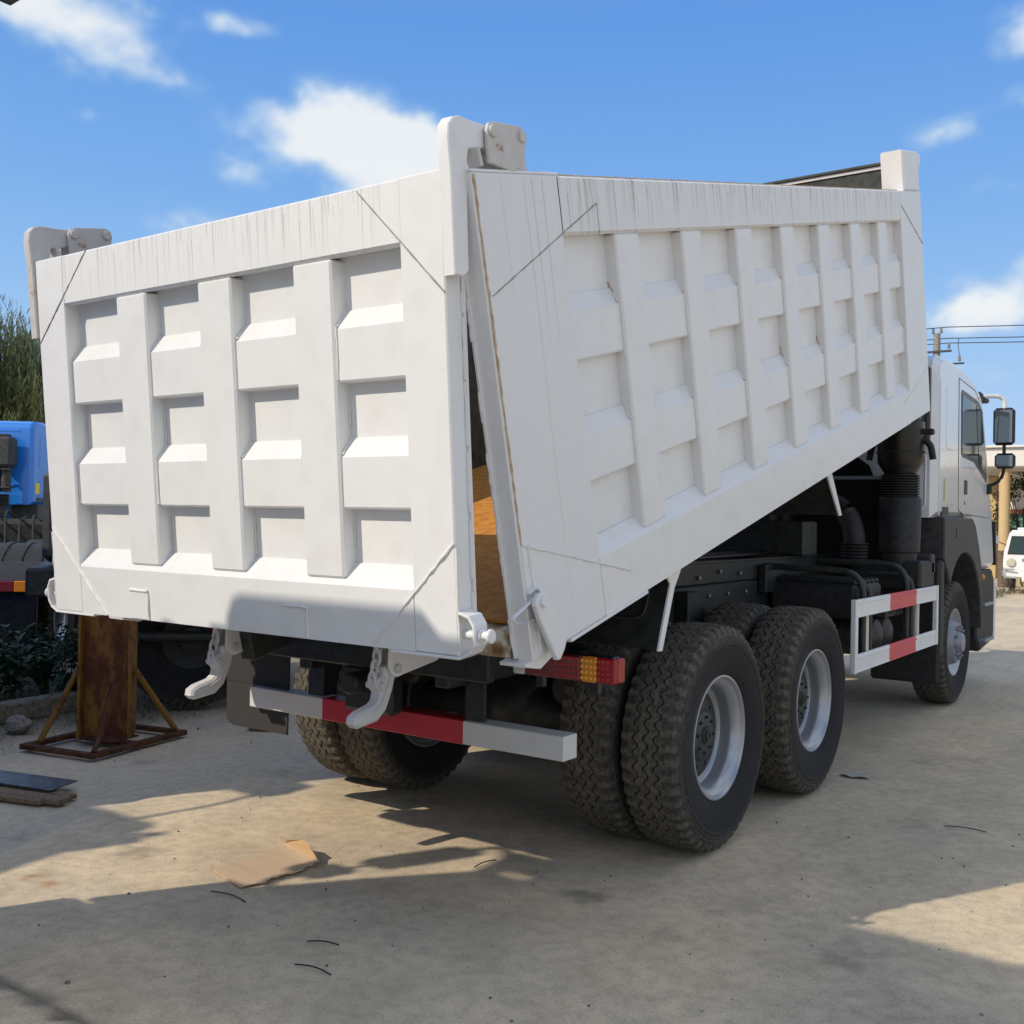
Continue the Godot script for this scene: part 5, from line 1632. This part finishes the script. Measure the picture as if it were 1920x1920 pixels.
# ------------------------------------------------------------------ litter on the ground
func make_litter() -> void:
	# torn cardboard, its far corner curled up
	var m := MB.new()
	var A := [Vector3(-0.446, 0.004, 1.709), Vector3(-0.455, 0.006, 1.62), Vector3(-0.44, 0.007, 1.55), Vector3(-0.43, 0.008, 1.45), Vector3(-0.44, 0.012, 1.34), Vector3(-0.445, 0.024, 1.285)]
	var B := [Vector3(-0.19, 0.004, 1.775), Vector3(-0.155, 0.006, 1.67), Vector3(-0.165, 0.007, 1.60), Vector3(-0.135, 0.008, 1.50), Vector3(-0.145, 0.011, 1.42), Vector3(-0.135, 0.020, 1.365)]
	var n := 8
	var tear := RandomNumberGenerator.new()
	tear.seed = 3
	var A2 := []
	var B2 := []
	for i in A.size() - 1:
		for j in 4:
			var u := j / 4.0
			A2.append((A[i] as Vector3).lerp(A[i + 1], u) + Vector3(tear.randf_range(-0.012, 0.012), 0.002 * sin(j + i * 2.0), 0))
			B2.append((B[i] as Vector3).lerp(B[i + 1], u) + Vector3(tear.randf_range(-0.010, 0.010), 0.0, 0))
	A2.append(A[A.size() - 1])
	B2.append(B[B.size() - 1])
	A = A2
	B = B2
	for k in 2:
		var dy := Vector3(0, 0.004 * k, 0)
		for i in A.size() - 1:
			for j in n:
				var t0 := float(j) / n; var t1 := float(j + 1) / n
				var sag := func(t: float) -> Vector3: return Vector3(0, 0.006 * sin(t * 9.0 + i), 0)
				m.quad((A[i] as Vector3).lerp(B[i], t0) + dy, (A[i] as Vector3).lerp(B[i], t1) + dy, (A[i + 1] as Vector3).lerp(B[i + 1], t1) + dy, (A[i + 1] as Vector3).lerp(B[i + 1], t0) + dy, Vector3(0, 1 if k == 1 else -1, 0), 5 + k)
	for i in A.size() - 1:
		m.quad(A[i], A[i + 1], A[i + 1] + Vector3(0, 0.004, 0), A[i] + Vector3(0, 0.004, 0), Vector3(-1, 0, 0))
		m.quad(B[i], B[i + 1], B[i + 1] + Vector3(0, 0.004, 0), B[i] + Vector3(0, 0.004, 0), Vector3(1, 0, 0))
	m.quad(A[0], B[0], B[0] + Vector3(0, 0.004, 0), A[0] + Vector3(0, 0.004, 0), Vector3(0, 0, 1))
	var c := thing("cardboard", "torn brown cardboard sheet lying in the sunlit patch before the truck", "cardboard")
	part(c, "sheet", m, M.card)
	m = MB.new()
	var F := [Vector3(-0.445, 0.026, 1.285), Vector3(-0.515, 0.036, 1.262), Vector3(-0.415, 0.048, 1.300), Vector3(-0.315, 0.070, 1.300), Vector3(-0.225, 0.072, 1.335), Vector3(-0.205, 0.050, 1.340), Vector3(-0.135, 0.022, 1.365)]
	for k in 2:
		var dy := Vector3(0, 0, 0.003 * k)
		for i in range(1, F.size() - 1):
			m.tri(F[0] + dy, F[i] + dy, F[i + 1] + dy, Vector3(0, 0.3, 1 if k == 1 else -1))
	part(c, "curled_flap", m, M.card_shaded)
	# blue-grey steel sheet on old planks
	m = MB.new()
	m.prism(pv([-2.95, 1.45, -2.215, 1.262, -2.135, 1.475, -2.88, 1.66]), Vector3(0, 0, 0), Vector3(1, 0, 0), Vector3(0, 0, 1), Vector3(0, 1, 0), 0.028, 0.036, 0.001)
	single("steel_sheet", m, M.sheet, "flat blue-grey steel sheet lying on boards at the left edge", "sheet")
	var k := 0
	for q: Array in [[Vector3(-2.20, 0.010, 1.565), 0.50, 0.09, 0.030, 0.25], [Vector3(-2.28, 0.007, 1.455), 0.55, 0.07, 0.026, 0.12], [Vector3(-2.34, 0.006, 1.66), 0.62, 0.06, 0.028, 0.30]]:
		m = MB.new()
		m.xf = Transform3D(Basis(Vector3.UP, q[4]), q[0])
		m.box(Vector3.ZERO, Vector3(q[1], q[3], q[2]), 0.004)
		single("plank", m, M.wood, ["short weathered plank nearest the camera, its cut end showing", "weathered plank hidden half under the steel sheet", "narrow weathered plank left of the other boards"][k], "plank", "old boards under the steel sheet")
		k += 1
	# tin can
	m = MB.new()
	m.xf = Transform3D(Basis(Vector3.UP, 0.5), Vector3(-2.68, 0.022, -0.52))
	m.lathe([Vector2(-0.085, 0.0), Vector2(-0.085, 0.045), Vector2(-0.08, 0.050), Vector2(0.0, 0.049), Vector2(0.075, 0.050), Vector2(0.08, 0.046), Vector2(0.074, 0.042), Vector2(0.06, 0.0)], Vector3.ZERO, Vector3.RIGHT, 20)
	single("paint_can", m, M.can, "small dull reddish can lying on its side beyond the mud flap", "can")
	# scrap of paper
	m = MB.new()
	for i in 5:
		for j in 3:
			var f := func(a: float, b: float) -> Vector3: return Vector3(1.19 + a * 0.17 + 0.02 * b, 0.004 + 0.012 * absf(sin(a * 5.0 + b)), -1.99 + b * 0.12 + 0.02 * sin(a * 4.0))
			m.quad(f.call(i / 5.0, j / 3.0), f.call((i + 1) / 5.0, j / 3.0), f.call((i + 1) / 5.0, (j + 1) / 3.0), f.call(i / 5.0, (j + 1) / 3.0), Vector3.UP, 3)
	single("paper_scrap", m, M.paper, "crumpled grey paper scrap on the ground beside the middle wheels", "paper")
	# cable ties and twigs
	var tw := [[Vector2(-0.254, 1.876), Vector2(-0.046, 1.867), "thin black strip beside the cardboard"], [Vector2(0.442, 1.991), Vector2(0.56, 1.942), "short black strip, middle of the near shaded ground"], [Vector2(0.555, 2.155), Vector2(0.716, 2.139), "bent black strip nearest the lower edge"], [Vector2(0.437, 0.949), Vector2(0.453, 0.805), "dark twig on the shadow's edge before the rear wheels"], [Vector2(1.997, -1.116), Vector2(2.203, -1.138), "thin curved black strip at the far right"]]
	for q: Array in tw:
		m = MB.new()
		var a: Vector2 = q[0]; var b: Vector2 = q[1]
		var path := []
		var side := (b - a).orthogonal().normalized() * (b - a).length() * 0.07
		for i in 7:
			var t := i / 6.0
			var p := a.lerp(b, t) + side * sin(t * PI)
			path.append(Vector3(p.x, 0.004 + 0.004 * sin(t * PI), p.y))
		m.tube(path, 0.0027, 6)
		single("plastic_strip", m, M.black, q[2], "strip")
	# grit and pebbles
	var mm := MultiMesh.new()
	mm.transform_format = MultiMesh.TRANSFORM_3D
	mm.use_colors = true
	var pm := MB.new()
	pm.lathe([Vector2(-0.5, 0.0), Vector2(-0.35, 0.6), Vector2(0.1, 0.9), Vector2(0.5, 0.5), Vector2(0.62, 0.0)], Vector3.ZERO, Vector3.UP, 6)
	mm.mesh = to_mesh(pm, M.pebble)
	mm.instance_count = 800
	var r := RandomNumberGenerator.new()
	r.seed = 99
	for i in 800:
		var x := r.randf_range(-3.3, 3.2)
		var z := r.randf_range(-6.0, 3.1) if i % 3 == 0 else r.randf_range(-1.5, 3.1)
		var s := 0.0022 + 0.0060 * pow(r.randf(), 4.0)
		if i % 250 == 0: s = 0.012
		var bs := Basis.from_euler(Vector3(r.randf() * 6, r.randf() * 6, 0)).scaled(Vector3(s, s * 0.7, s))
		mm.set_instance_transform(i, Transform3D(bs, Vector3(x, 0.0 if x > slab_edge(z) else -0.015, z)))
		var g := r.randf_range(0.04, 0.35)
		mm.set_instance_color(i, Color(g, g * 0.93, g * 0.82))
	var mi := MultiMeshInstance3D.new()
	mi.name = "grit"
	mi.multimesh = mm
	add_child(mi)
	tag(mi, "scattered grit and small pebbles on the yard", "gravel", "", "stuff")

# ------------------------------------------------------------------ plants
func blade(m: MB, o: Vector3, d: Vector3, up: Vector3, l: float, w: float, droop: float) -> void:
	var s := d.cross(up).normalized() * w
	var p1 := o + d * l * 0.45 + up * l * 0.06
	var p2 := o + d * l - up * l * droop
	m.tri(o, p1 + s, p1 - s, up)
	m.tri(p2, p1 - s, p1 + s, up)

func broad_leaf(m: MB, o: Vector3, d: Vector3, l: float, w: float) -> void:
	var s := d.cross(Vector3.UP).normalized()
	var tip := o + d * l - Vector3(0, l * 0.25, 0)
	var mid1 := o + d * l * 0.30 + Vector3(0, l * 0.05, 0)
	var mid2 := o + d * l * 0.68 - Vector3(0, l * 0.06, 0)
	var fold := Vector3(0, w * 0.35, 0)
	for k: float in [-1.0, 1.0]:
		var e1 := mid1 + s * w * k + fold
		var e2 := mid2 + s * w * 0.75 * k + fold
		m.tri(o, mid1, e1, Vector3.UP)
		m.quad(mid1, mid2, e2, e1, Vector3.UP)
		m.tri(mid2, tip, e2, Vector3.UP)

func rdir(r: RandomNumberGenerator, lo: float, hi: float) -> Vector3:
	var a := r.randf() * TAU
	var e := r.randf_range(lo, hi)
	return Vector3(cos(a) * cos(e), sin(e), sin(a) * cos(e))

func make_weeds() -> void:
	var r := RandomNumberGenerator.new()
	r.seed = 5
	var spots := [[-4.55, -0.10, 0.62, 1, "tall broad-leaved green weed right beside the rusty stand"], [-4.95, 0.15, 0.66, 1, "broad-leaved weed behind the concrete kerb"], [-4.30, 0.75, 0.42, 0, "small-leaved weed before the blue truck's flap"], [-4.85, 0.62, 0.55, 0, "bushy weed under the blue truck's tail light"], [-5.30, 0.35, 0.70, 1, "rearmost broad-leaved weed in the dark corner"], [-4.05, 1.15, 0.34, 0, "low weed at the picture's left edge"],
		[-5.25, -0.35, 0.72, 1, "tall weed just left of the stand's beam, behind the kerb"], [-5.75, 0.05, 0.75, 0, "dark bushy weed under the blue truck's fender"], [-4.65, 0.95, 0.48, 0, "feathery weed at the left edge, beside the rock"], [-5.9, -0.75, 0.8, 1, "broad-leaved weed deep in the shade behind the stand"], [-5.5, 0.85, 0.6, 1, "broad-leaved weed at the left edge below the tail light"]]
	for q: Array in spots:
		var t := thing("weed_plant", q[4], "plant", "weeds by the kerb")
		t.position = Vector3(q[0], 0, q[1])
		var stem := MB.new()
		var leaf := MB.new()
		for k in 11:
			var top: Vector3 = rdir(r, 0.75, 1.5) * q[2] * r.randf_range(0.55, 1.0)
			var mid: Vector3 = top * 0.5 + Vector3(r.randf_range(-0.04, 0.04), 0.03, r.randf_range(-0.04, 0.04))
			stem.tube([Vector3(r.randf_range(-0.05, 0.05), -0.02, r.randf_range(-0.05, 0.05)), mid, top], 0.005, 5, true, [0.006, 0.005, 0.003])
			for j in (16 if q[3] == 1 else 40):
				var f := r.randf_range(0.2, 1.0)
				var p: Vector3 = mid.lerp(top, (f - 0.5) * 2) if f > 0.5 else mid * f * 2
				var g := r.randf_range(0.75, 1.25)
				leaf.col = Color(0.035 * g, 0.085 * g, 0.045 * g)
				if q[3] == 1: broad_leaf(leaf, p, rdir(r, -0.2, 0.5), r.randf_range(0.07, 0.14), r.randf_range(0.025, 0.045))
				else: broad_leaf(leaf, p, rdir(r, -0.3, 0.8), r.randf_range(0.025, 0.055), r.randf_range(0.008, 0.016))
		part(t, "stem", stem, M.stem)
		part(t, "foliage", leaf, M.leaf)
	# dry grass
	var m := MB.new()
	for i in 2600:
		var x := r.randf_range(-5.6, -3.42)
		var z := r.randf_range(-0.7, 1.7)
		if x > -3.7 and z > -0.05 and z < 0.98: continue
		var g := r.randf_range(0.6, 1.3)
		m.col = Color(0.17 * g, 0.135 * g, 0.07 * g) if r.randf() < 0.6 else Color(0.06 * g, 0.08 * g, 0.03 * g)
		blade(m, Vector3(x, -0.01, z), rdir(r, 0.1, 1.2), Vector3.UP, r.randf_range(0.06, 0.24), 0.0035, r.randf_range(0.1, 0.5))
	var o := part(self, "dry_grass", m, M.leaf)
	tag(o, "dry tangled grass along the yard's left edge", "grass", "", "stuff")
	m = MB.new()
	m.xf = Transform3D(Basis(Vector3.UP, 0.12), Vector3(-4.42, 0.055, 0.10))
	m.box(Vector3.ZERO, Vector3(0.16, 0.15, 1.05), 0.015)
	single("kerb_stone", m, M.concrete, "low broken concrete kerb behind the rusty stand", "kerb")
	var st := [[-3.92, 0.66, 0.085, "rounded grey rock in the dry grass"], [-3.62, 1.22, 0.04, "small pale stone at the grass edge"]]
	for q: Array in st:
		m = MB.new()
		var nn := noise(int(q[2] * 1000), 9.0, 2)
		m.xf = Transform3D(Basis.from_euler(Vector3(0.2, 1.0, 0.3)).scaled(Vector3(1.2, 0.85, 1.0)), Vector3(q[0], q[2] * 0.5, q[1]))
		var prof := []
		for k in 9:
			var a := PI * k / 8.0
			prof.append(Vector2(-cos(a) * q[2], maxf(0.0, sin(a) * q[2] * (1.0 + 0.25 * nn.get_noise_1d(k * 3.0)))))
		m.lathe(prof, Vector3.ZERO, Vector3.UP, 9)
		single("rock", m, M.stone, q[3], "rock")

func make_willow(at: Vector3, hgt: float, rad: float, seed_: int, label: String) -> void:
	var r := RandomNumberGenerator.new()
	r.seed = seed_
	var t := thing("willow_tree", label, "tree", "willows behind the yard")
	t.position = at
	var m := MB.new()
	m.tube([Vector3.ZERO, Vector3(0.1, hgt * 0.3, 0.1), Vector3(-0.1, hgt * 0.55, 0)], 0.3, 10, true, [0.42, 0.3, 0.2])
	var leaf := MB.new()
	for b in 190:
		var d := rdir(r, 0.15, 1.25)
		var base := Vector3(0, hgt * r.randf_range(0.3, 0.55), 0)
		var tip := base + Vector3(d.x * rad * r.randf_range(0.5, 1.0), d.y * hgt * 0.46, d.z * rad * r.randf_range(0.5, 1.0))
		tip.y = minf(tip.y, hgt)
		var mid := base.lerp(tip, 0.55) + Vector3(0, 0.5, 0)
		if b < 16: m.tube([base, mid, tip], 0.05, 5, true, [0.11, 0.06, 0.02])
		for s in 22:
			var f := r.randf_range(0.35, 1.0)
			var p := mid.lerp(tip, f) + rdir(r, -1, 1) * 0.45
			var l := r.randf_range(1.2, 4.2)
			var sway := Vector3(r.randf_range(-0.3, 0.3), 0, r.randf_range(-0.3, 0.3))
			var n := int(l / 0.10)
			var g := r.randf_range(0.7, 1.3)
			for k in n:
				var u := float(k) / n
				var q := p + sway * u * u * 1.5 - Vector3(0, l * u, 0)
				leaf.col = Color(0.19 * g, 0.215 * g, 0.11 * g) * r.randf_range(0.8, 1.2)
				var dd := Vector3(r.randf_range(-1, 1), -r.randf_range(1.0, 2.6), r.randf_range(-1, 1)).normalized()
				blade(leaf, q, dd, dd.cross(Vector3(r.randf(), 0.2, r.randf() + 0.1)).normalized(), r.randf_range(0.18, 0.36), 0.022, 0.05)
	part(t, "trunk", m, M.bark)
	part(t, "crown", leaf, M.leaf)

func make_bush(called: String, label: String, at: Vector3, rad: float, hgt: float, count: int, seed_: int, group := "") -> void:
	var r := RandomNumberGenerator.new()
	r.seed = seed_
	var t := thing(called, label, "tree" if called.contains("tree") else "bush", group)
	t.position = at
	var m := MB.new()
	m.tube([Vector3.ZERO, Vector3(0.05, hgt * 0.4, 0), Vector3(0, hgt * 0.7, 0.05)], 0.1, 7, true, [rad * 0.07, rad * 0.05, rad * 0.02])
	var leaf := MB.new()
	var clumps := []
	for k in 26:
		var d := rdir(r, -0.3, 1.4)
		clumps.append(Vector3(d.x * rad, hgt * 0.55 + d.y * hgt * 0.42, d.z * rad) * Vector3(r.randf_range(0.5, 1), 1, r.randf_range(0.5, 1)))
		if k < 9: m.tube([Vector3(0, hgt * 0.35, 0), clumps[k]], 0.03, 5, true, [rad * 0.03, 0.008])
	for i in count:
		var c: Vector3 = clumps[r.randi() % clumps.size()]
		var p := c + rdir(r, -1.5, 1.5) * rad * 0.32 * pow(r.randf(), 0.5)
		var g := r.randf_range(0.6, 1.35)
		leaf.col = Color(0.05 * g, 0.085 * g, 0.035 * g)
		broad_leaf(leaf, p, rdir(r, -0.9, 0.9), rad * r.randf_range(0.07, 0.13), rad * 0.03)
	part(t, "trunk", m, M.bark)
	part(t, "crown", leaf, M.leaf)

# ------------------------------------------------------------------ the far right
func make_background() -> void:
	# open workshop with round columns
	var t := thing("workshop", "open yellow-columned workshop with a pale flat roof beyond the truck's cab", "building")
	t.position = Vector3(0, 0, -25.5)
	var m := MB.new()
	m.box(Vector3(5.5, 3.36, -3.0), Vector3(18.0, 0.50, 8.0), 0.03)
	m.box(Vector3(5.5, 3.64, -3.0), Vector3(18.2, 0.06, 8.2), 0.01)
	part(t, "roof", m, M.plaster_white)
	for x: float in [-1.90, 2.4, 6.7, 11.0]:
		m = MB.new()
		m.cyl(Vector3(x, 0.95, 0.7), Vector3(x, 3.11, 0.7), 0.135, 20)
		var col := part(t, "column", m, M.plaster)
		m = MB.new()
		m.cyl(Vector3(x, 0, 0.7), Vector3(x, 0.95, 0.7), 0.140, 20)
		part(col, "column_base", m, M.plaster_dark)
	m = MB.new()
	m.box(Vector3(-3.1, 1.55, -4.2), Vector3(0.3, 3.1, 0.3), 0.02)
	part(t, "corner_pier", m, M.plaster)
	m = MB.new()
	m.box(Vector3(5.5, 0.42, -6.9), Vector3(18.0, 0.84, 0.2))
	m.box(Vector3(5.5, 2.62, -6.9), Vector3(18.0, 0.96, 0.2))
	part(t, "back_wall", m, M.plaster_white)
	m = MB.new()
	m.box(Vector3(5.5, 2.06, -6.72), Vector3(17.8, 0.14, 0.12), 0.01)
	part(t, "red_beam", m, M.brickred)
	for k in 9:
		m = MB.new()
		m.box(Vector3(-2.5 + k * 2.0, 1.44, -6.86), Vector3(1.9, 1.16, 0.06), 0.01)
		part(t, "teal_panel", m, M.teal)
		m = MB.new()
		m.box(Vector3(-2.5 + k * 2.0, 1.50, -6.80), Vector3(1.9, 0.05, 0.04))
		part(t, "panel_rail", m, M.black)
	m = MB.new()
	m.prism(pv([-0.6, 3.1, 1.6, 2.72, 1.6, 2.66, -0.6, 3.04]), Vector3(-0.6, 0, 0.9), Vector3(1, 0, 0), Vector3(0, 1, 0), Vector3(0, 0, 1), 0.0, 1.2)
	part(t, "awning", m, M.awning)
	make_bush("shade_tree", "leafy green tree behind the workshop's yellow column", Vector3(-1.9, 0, -27.6), 1.0, 3.0, 2200, 8)
	# fork and stack by the column
	m = MB.new()
	m.box(Vector3(-1.15, 0.85, -24.2), Vector3(0.18, 1.5, 0.2), 0.02)
	m.box(Vector3(-1.38, 0.80, -24.15), Vector3(0.10, 1.5, 0.12), 0.02)
	single("timber_stack", m, M.plaster, "upright yellowish posts leaning behind the three-wheeler", "timber")
	# utility pole and lines
	t = thing("utility_pole", "concrete utility pole with insulators above the cab's roof", "utility pole")
	t.position = Vector3(-5.39, 0, -32.24)
	m = MB.new()
	m.tube([Vector3(0, -0.1, 0), Vector3(0, 8.05, 0)], 0.15, 14, true, [0.19, 0.11])
	part(t, "pole", m, M.pole)
	m = MB.new()
	m.box(Vector3(0, 7.42, 0.12), Vector3(1.0, 0.07, 0.07), 0.005)
	m.xf = Transform3D(Basis(Vector3(0, 0, 1), -0.35), Vector3(0, 0, 0))
	m.xf = Transform3D.IDENTITY
	m.box(Vector3(0.45, 6.98, 0.1), Vector3(0.9, 0.06, 0.06), 0.005)
	part(t, "cross_arm", m, M.wire)
	for p: Vector3 in [Vector3(-0.45, 7.50, 0.12), Vector3(0.42, 7.50, 0.12), Vector3(-0.12, 8.05, 0), Vector3(0.14, 8.05, 0), Vector3(0.75, 7.05, 0.1)]:
		m = MB.new()
		m.lathe([Vector2(0, 0.0), Vector2(0, 0.03), Vector2(0.05, 0.06), Vector2(0.07, 0.03), Vector2(0.12, 0.055), Vector2(0.14, 0.03), Vector2(0.19, 0.045), Vector2(0.21, 0.0)], p, Vector3.UP, 10)
		part(t, "insulator", m, M.pole)
	m = MB.new()
	m.tube([Vector3(0.75, 7.25, 0.1), Vector3(0.70, 7.6, 0.1), Vector3(0.72, 7.82, 0.1)], 0.012, 5)
	part(t, "jumper_wire", m, M.wire)
	var wires := [[8.26, "topmost black power line in the sky at right"], [7.88, "middle black power line in the sky at right"], [7.72, "lowest black power line in the sky at right"]]
	for q: Array in wires:
		m = MB.new()
		var path := []
		for i in 33:
			var x := lerpf(-36.0, 30.0, i / 32.0)
			var u: float = fposmod(x + 5.39, 34.0) / 34.0
			path.append(Vector3(x, q[0] - 0.5 * 4.0 * u * (1.0 - u) * 0.9 * (1.0 if x > -5.39 else 0.7), -32.2 - (x + 5.39) * 0.1))
		m.tube(path, 0.016, 5)
		single("power_line", m, M.wire, q[1], "power line")
	make_trike()
	# verge by the three-wheeler
	m = MB.new()
	var r := RandomNumberGenerator.new()
	r.seed = 31
	for i in 2500:
		var g := r.randf_range(0.6, 1.3)
		m.col = Color(0.10 * g, 0.095 * g, 0.05 * g)
		blade(m, Vector3(r.randf_range(-4.6, -1.15), -0.01, r.randf_range(-22.8, -19.6)), rdir(r, 0.3, 1.4), Vector3.UP, r.randf_range(0.08, 0.25), 0.008, 0.2)
	var o := part(self, "verge_grass", m, M.leaf)
	tag(o, "dry grass verge beside the white three-wheeler", "grass", "", "stuff")
	# yard wall and trees far behind on the left
	m = MB.new()
	m.xf = Transform3D(Basis(Vector3.UP, 0.3), Vector3(-30, 0, -42))
	m.box(Vector3(0, 1.2, 0), Vector3(70, 2.4, 0.3), 0.02)
	single("yard_wall", m, M.concrete, "long grey yard wall far behind the trucks", "wall")
	make_willow(Vector3(-28.6, 0, -13.2), 8.4, 4.8, 12, "weeping willow rising above the blue cab at the left edge")
	make_willow(Vector3(-36.0, 0, -13.5), 8.2, 4.6, 18, "farther weeping willow at the extreme left, behind the nearer one")
	var k := 0
	for p: Vector3 in [Vector3(-38, 0, -30), Vector3(-30, 0, -38), Vector3(-22, 0, -44), Vector3(-14, 0, -46)]:
		make_bush("far_tree", ["far broad tree behind the tailgate", "far broad tree behind the raised body's rear half", "far broad tree behind the raised body's middle", "far broad tree behind the raised body's front"][k], p, 2.6, 5.4, 1500, 40 + k, "trees along the yard wall")
		k += 1

func make_trike() -> void:
	var t := thing("three_wheeler", "small white enclosed three-wheeler parked before the workshop", "three-wheeler")
	t.position = Vector3(-0.86, 0, -22.0)
	t.rotation.y = 0.08
	var m := MB.new()
	# cabin: front profile pushed back, nose rounded
	m.prism(pv([-0.53, 0.36, -0.56, 0.70, -0.54, 0.98, -0.43, 1.42, -0.36, 1.50, 0.36, 1.50, 0.43, 1.42, 0.54, 0.98, 0.56, 0.70, 0.53, 0.36]), Vector3.ZERO, Vector3(1, 0, 0), Vector3(0, 1, 0), Vector3(0, 0, 1), -1.9, 0.0, 0.05, 40.0)
	part(t, "body", m, M.white_gloss)
	m = MB.new()
	m.prism(pv([-0.46, 0.93, -0.375, 1.36, 0.375, 1.36, 0.46, 0.93]), Vector3.ZERO, Vector3(1, 0, 0), Vector3(0, 1, 0), Vector3(0, 0, 1), -0.01, 0.012)
	part(t, "windscreen_frame", m, M.black)
	m = MB.new()
	m.prism(pv([-0.44, 0.95, -0.36, 1.34, 0.36, 1.34, 0.44, 0.95]), Vector3.ZERO, Vector3(1, 0, 0), Vector3(0, 1, 0), Vector3(0, 0, 1), 0.012, 0.016)
	part(t, "windscreen", m, M.glass)
	for s: float in [-1.0, 1.0]:
		m = MB.new()
		m.lathe([Vector2(0, 0.10), Vector2(0.03, 0.10), Vector2(0.05, 0.085), Vector2(0.06, 0.0)], Vector3(s * 0.38, 0.74, 0.0), Vector3(0, 0, 1), 18)
		part(t, "headlight", m, M.lamp_glass)
		m = MB.new()
		m.tube(bend([Vector3(s * 0.30, 0.58, 0.10), Vector3(s * 0.55, 0.58, 0.05), Vector3(s * 0.56, 0.42, 0.05), Vector3(s * 0.30, 0.38, 0.10)], 0.05), 0.02, 8)
		part(t, "bumper_bar", m, M.silver_dull)
		m = MB.new()
		m.tube([Vector3(s * 0.50, 1.15, 0.0), Vector3(s * 0.66, 1.22, 0.06)], 0.012, 6)
		part(t, "mirror_arm", m, M.black)
		m = MB.new()
		m.box(Vector3(s * 0.70, 1.27, 0.06), Vector3(0.13, 0.20, 0.05), 0.02)
		part(t, "mirror", m, M.chrome)
		m = MB.new()
		m.lathe([Vector2(-0.06, 0.12), Vector2(-0.06, 0.22), Vector2(-0.03, 0.24), Vector2(0.03, 0.24), Vector2(0.06, 0.22), Vector2(0.06, 0.12)], Vector3(s * 0.48, 0.24, -1.5), Vector3.RIGHT, 24)
		part(t, "wheel", m, M.rubber)
	m = MB.new()
	m.prism(pv([-0.12, 0.30, -0.15, 0.62, -0.10, 0.68, 0.10, 0.68, 0.15, 0.62, 0.12, 0.30]), Vector3(0, 0, 0.0), Vector3(1, 0, 0), Vector3(0, 1, 0), Vector3(0, 0, 1), 0.0, 0.34, 0.04)
	part(t, "front_mudguard", m, M.white_gloss)
	m = MB.new()
	m.lathe([Vector2(-0.05, 0.10), Vector2(-0.05, 0.20), Vector2(-0.02, 0.22), Vector2(0.02, 0.22), Vector2(0.05, 0.20), Vector2(0.05, 0.10)], Vector3(0, 0.22, 0.2), Vector3.RIGHT, 24)
	part(t, "wheel", m, M.rubber)
	m = MB.new()
	m.box(Vector3(-0.02, 1.53, -0.35), Vector3(0.5, 0.06, 0.4), 0.02)
	part(t, "added_shade_box", m, M.white_gloss)
	m = MB.new()
	m.box(Vector3(0.0, 0.80, 0.004), Vector3(0.30, 0.07, 0.012), 0.003)
	part(t, "name_badge", m, M.silver_dull)

# ------------------------------------------------------------------
func _ready() -> void:
	rng.seed = 2024
	# camera
	var cam := Camera3D.new()
	cam.name = "camera"
	add_child(cam)
	cam.basis = Basis.from_euler(Vector3(0.0044, 0.6158, 0.0178))
	cam.position = Vector3(3.301, 1.6066, 4.751)
	cam.fov = 52.36
	cam.near = 0.05
	cam.far = 2000.0
	cam.current = true
	# sky, sun, exposure
	var env := Environment.new()
	env.background_mode = Environment.BG_SKY
	var sky := Sky.new()
	var pm := PanoramaSkyMaterial.new()
	pm.panorama = make_sky()
	pm.energy_multiplier = 1.0
	sky.sky_material = pm
	env.sky = sky
	env.tonemap_mode = Environment.TONE_MAPPER_LINEAR
	env.tonemap_exposure = 1.0
	env.sdfgi_enabled = true
	env.ssao_enabled = true
	env.ssil_enabled = true
	var we := WorldEnvironment.new()
	we.name = "world_environment"
	we.environment = env
	add_child(we)
	var sun := DirectionalLight3D.new()
	sun.name = "sun"
	sun.light_energy = 1.13
	sun.light_color = Color(1.0, 0.95, 0.87)
	sun.light_angular_distance = 0.6
	sun.shadow_enabled = true
	sun.basis = Basis.looking_at(Vector3(0.64, -1.0, -1.25).normalized())
	add_child(sun)
	make_materials()
	M.flap = triplanar(mat(Color(0.032, 0.032, 0.032), 0.8), M.white.albedo_texture, 0.5)
	M.bar_white = triplanar(mat(Color(0.66, 0.655, 0.64), 0.42), M.white.albedo_texture, 0.6)
	M.gold = mat(Color(0.42, 0.36, 0.14), 0.4)
	M.can = mat(Color(0.22, 0.13, 0.10), 0.6)
	M.paper = mat(Color(0.40, 0.38, 0.34), 0.9)
	M.stem = mat(Color(0.06, 0.09, 0.035), 0.8)
	M.awning = mat(Color(0.32, 0.34, 0.36), 0.5)
	M.lamp_glass = mat(Color(0.55, 0.50, 0.38), 0.1)
	make_wheel_meshes()
	make_ground()
	make_truck()
	make_blue_tractor()
	make_rear_chassis()
	make_dolly()
	make_stand()
	make_parked_behind()
	make_shade_container()
	make_background()
	make_weeds()
	make_litter()
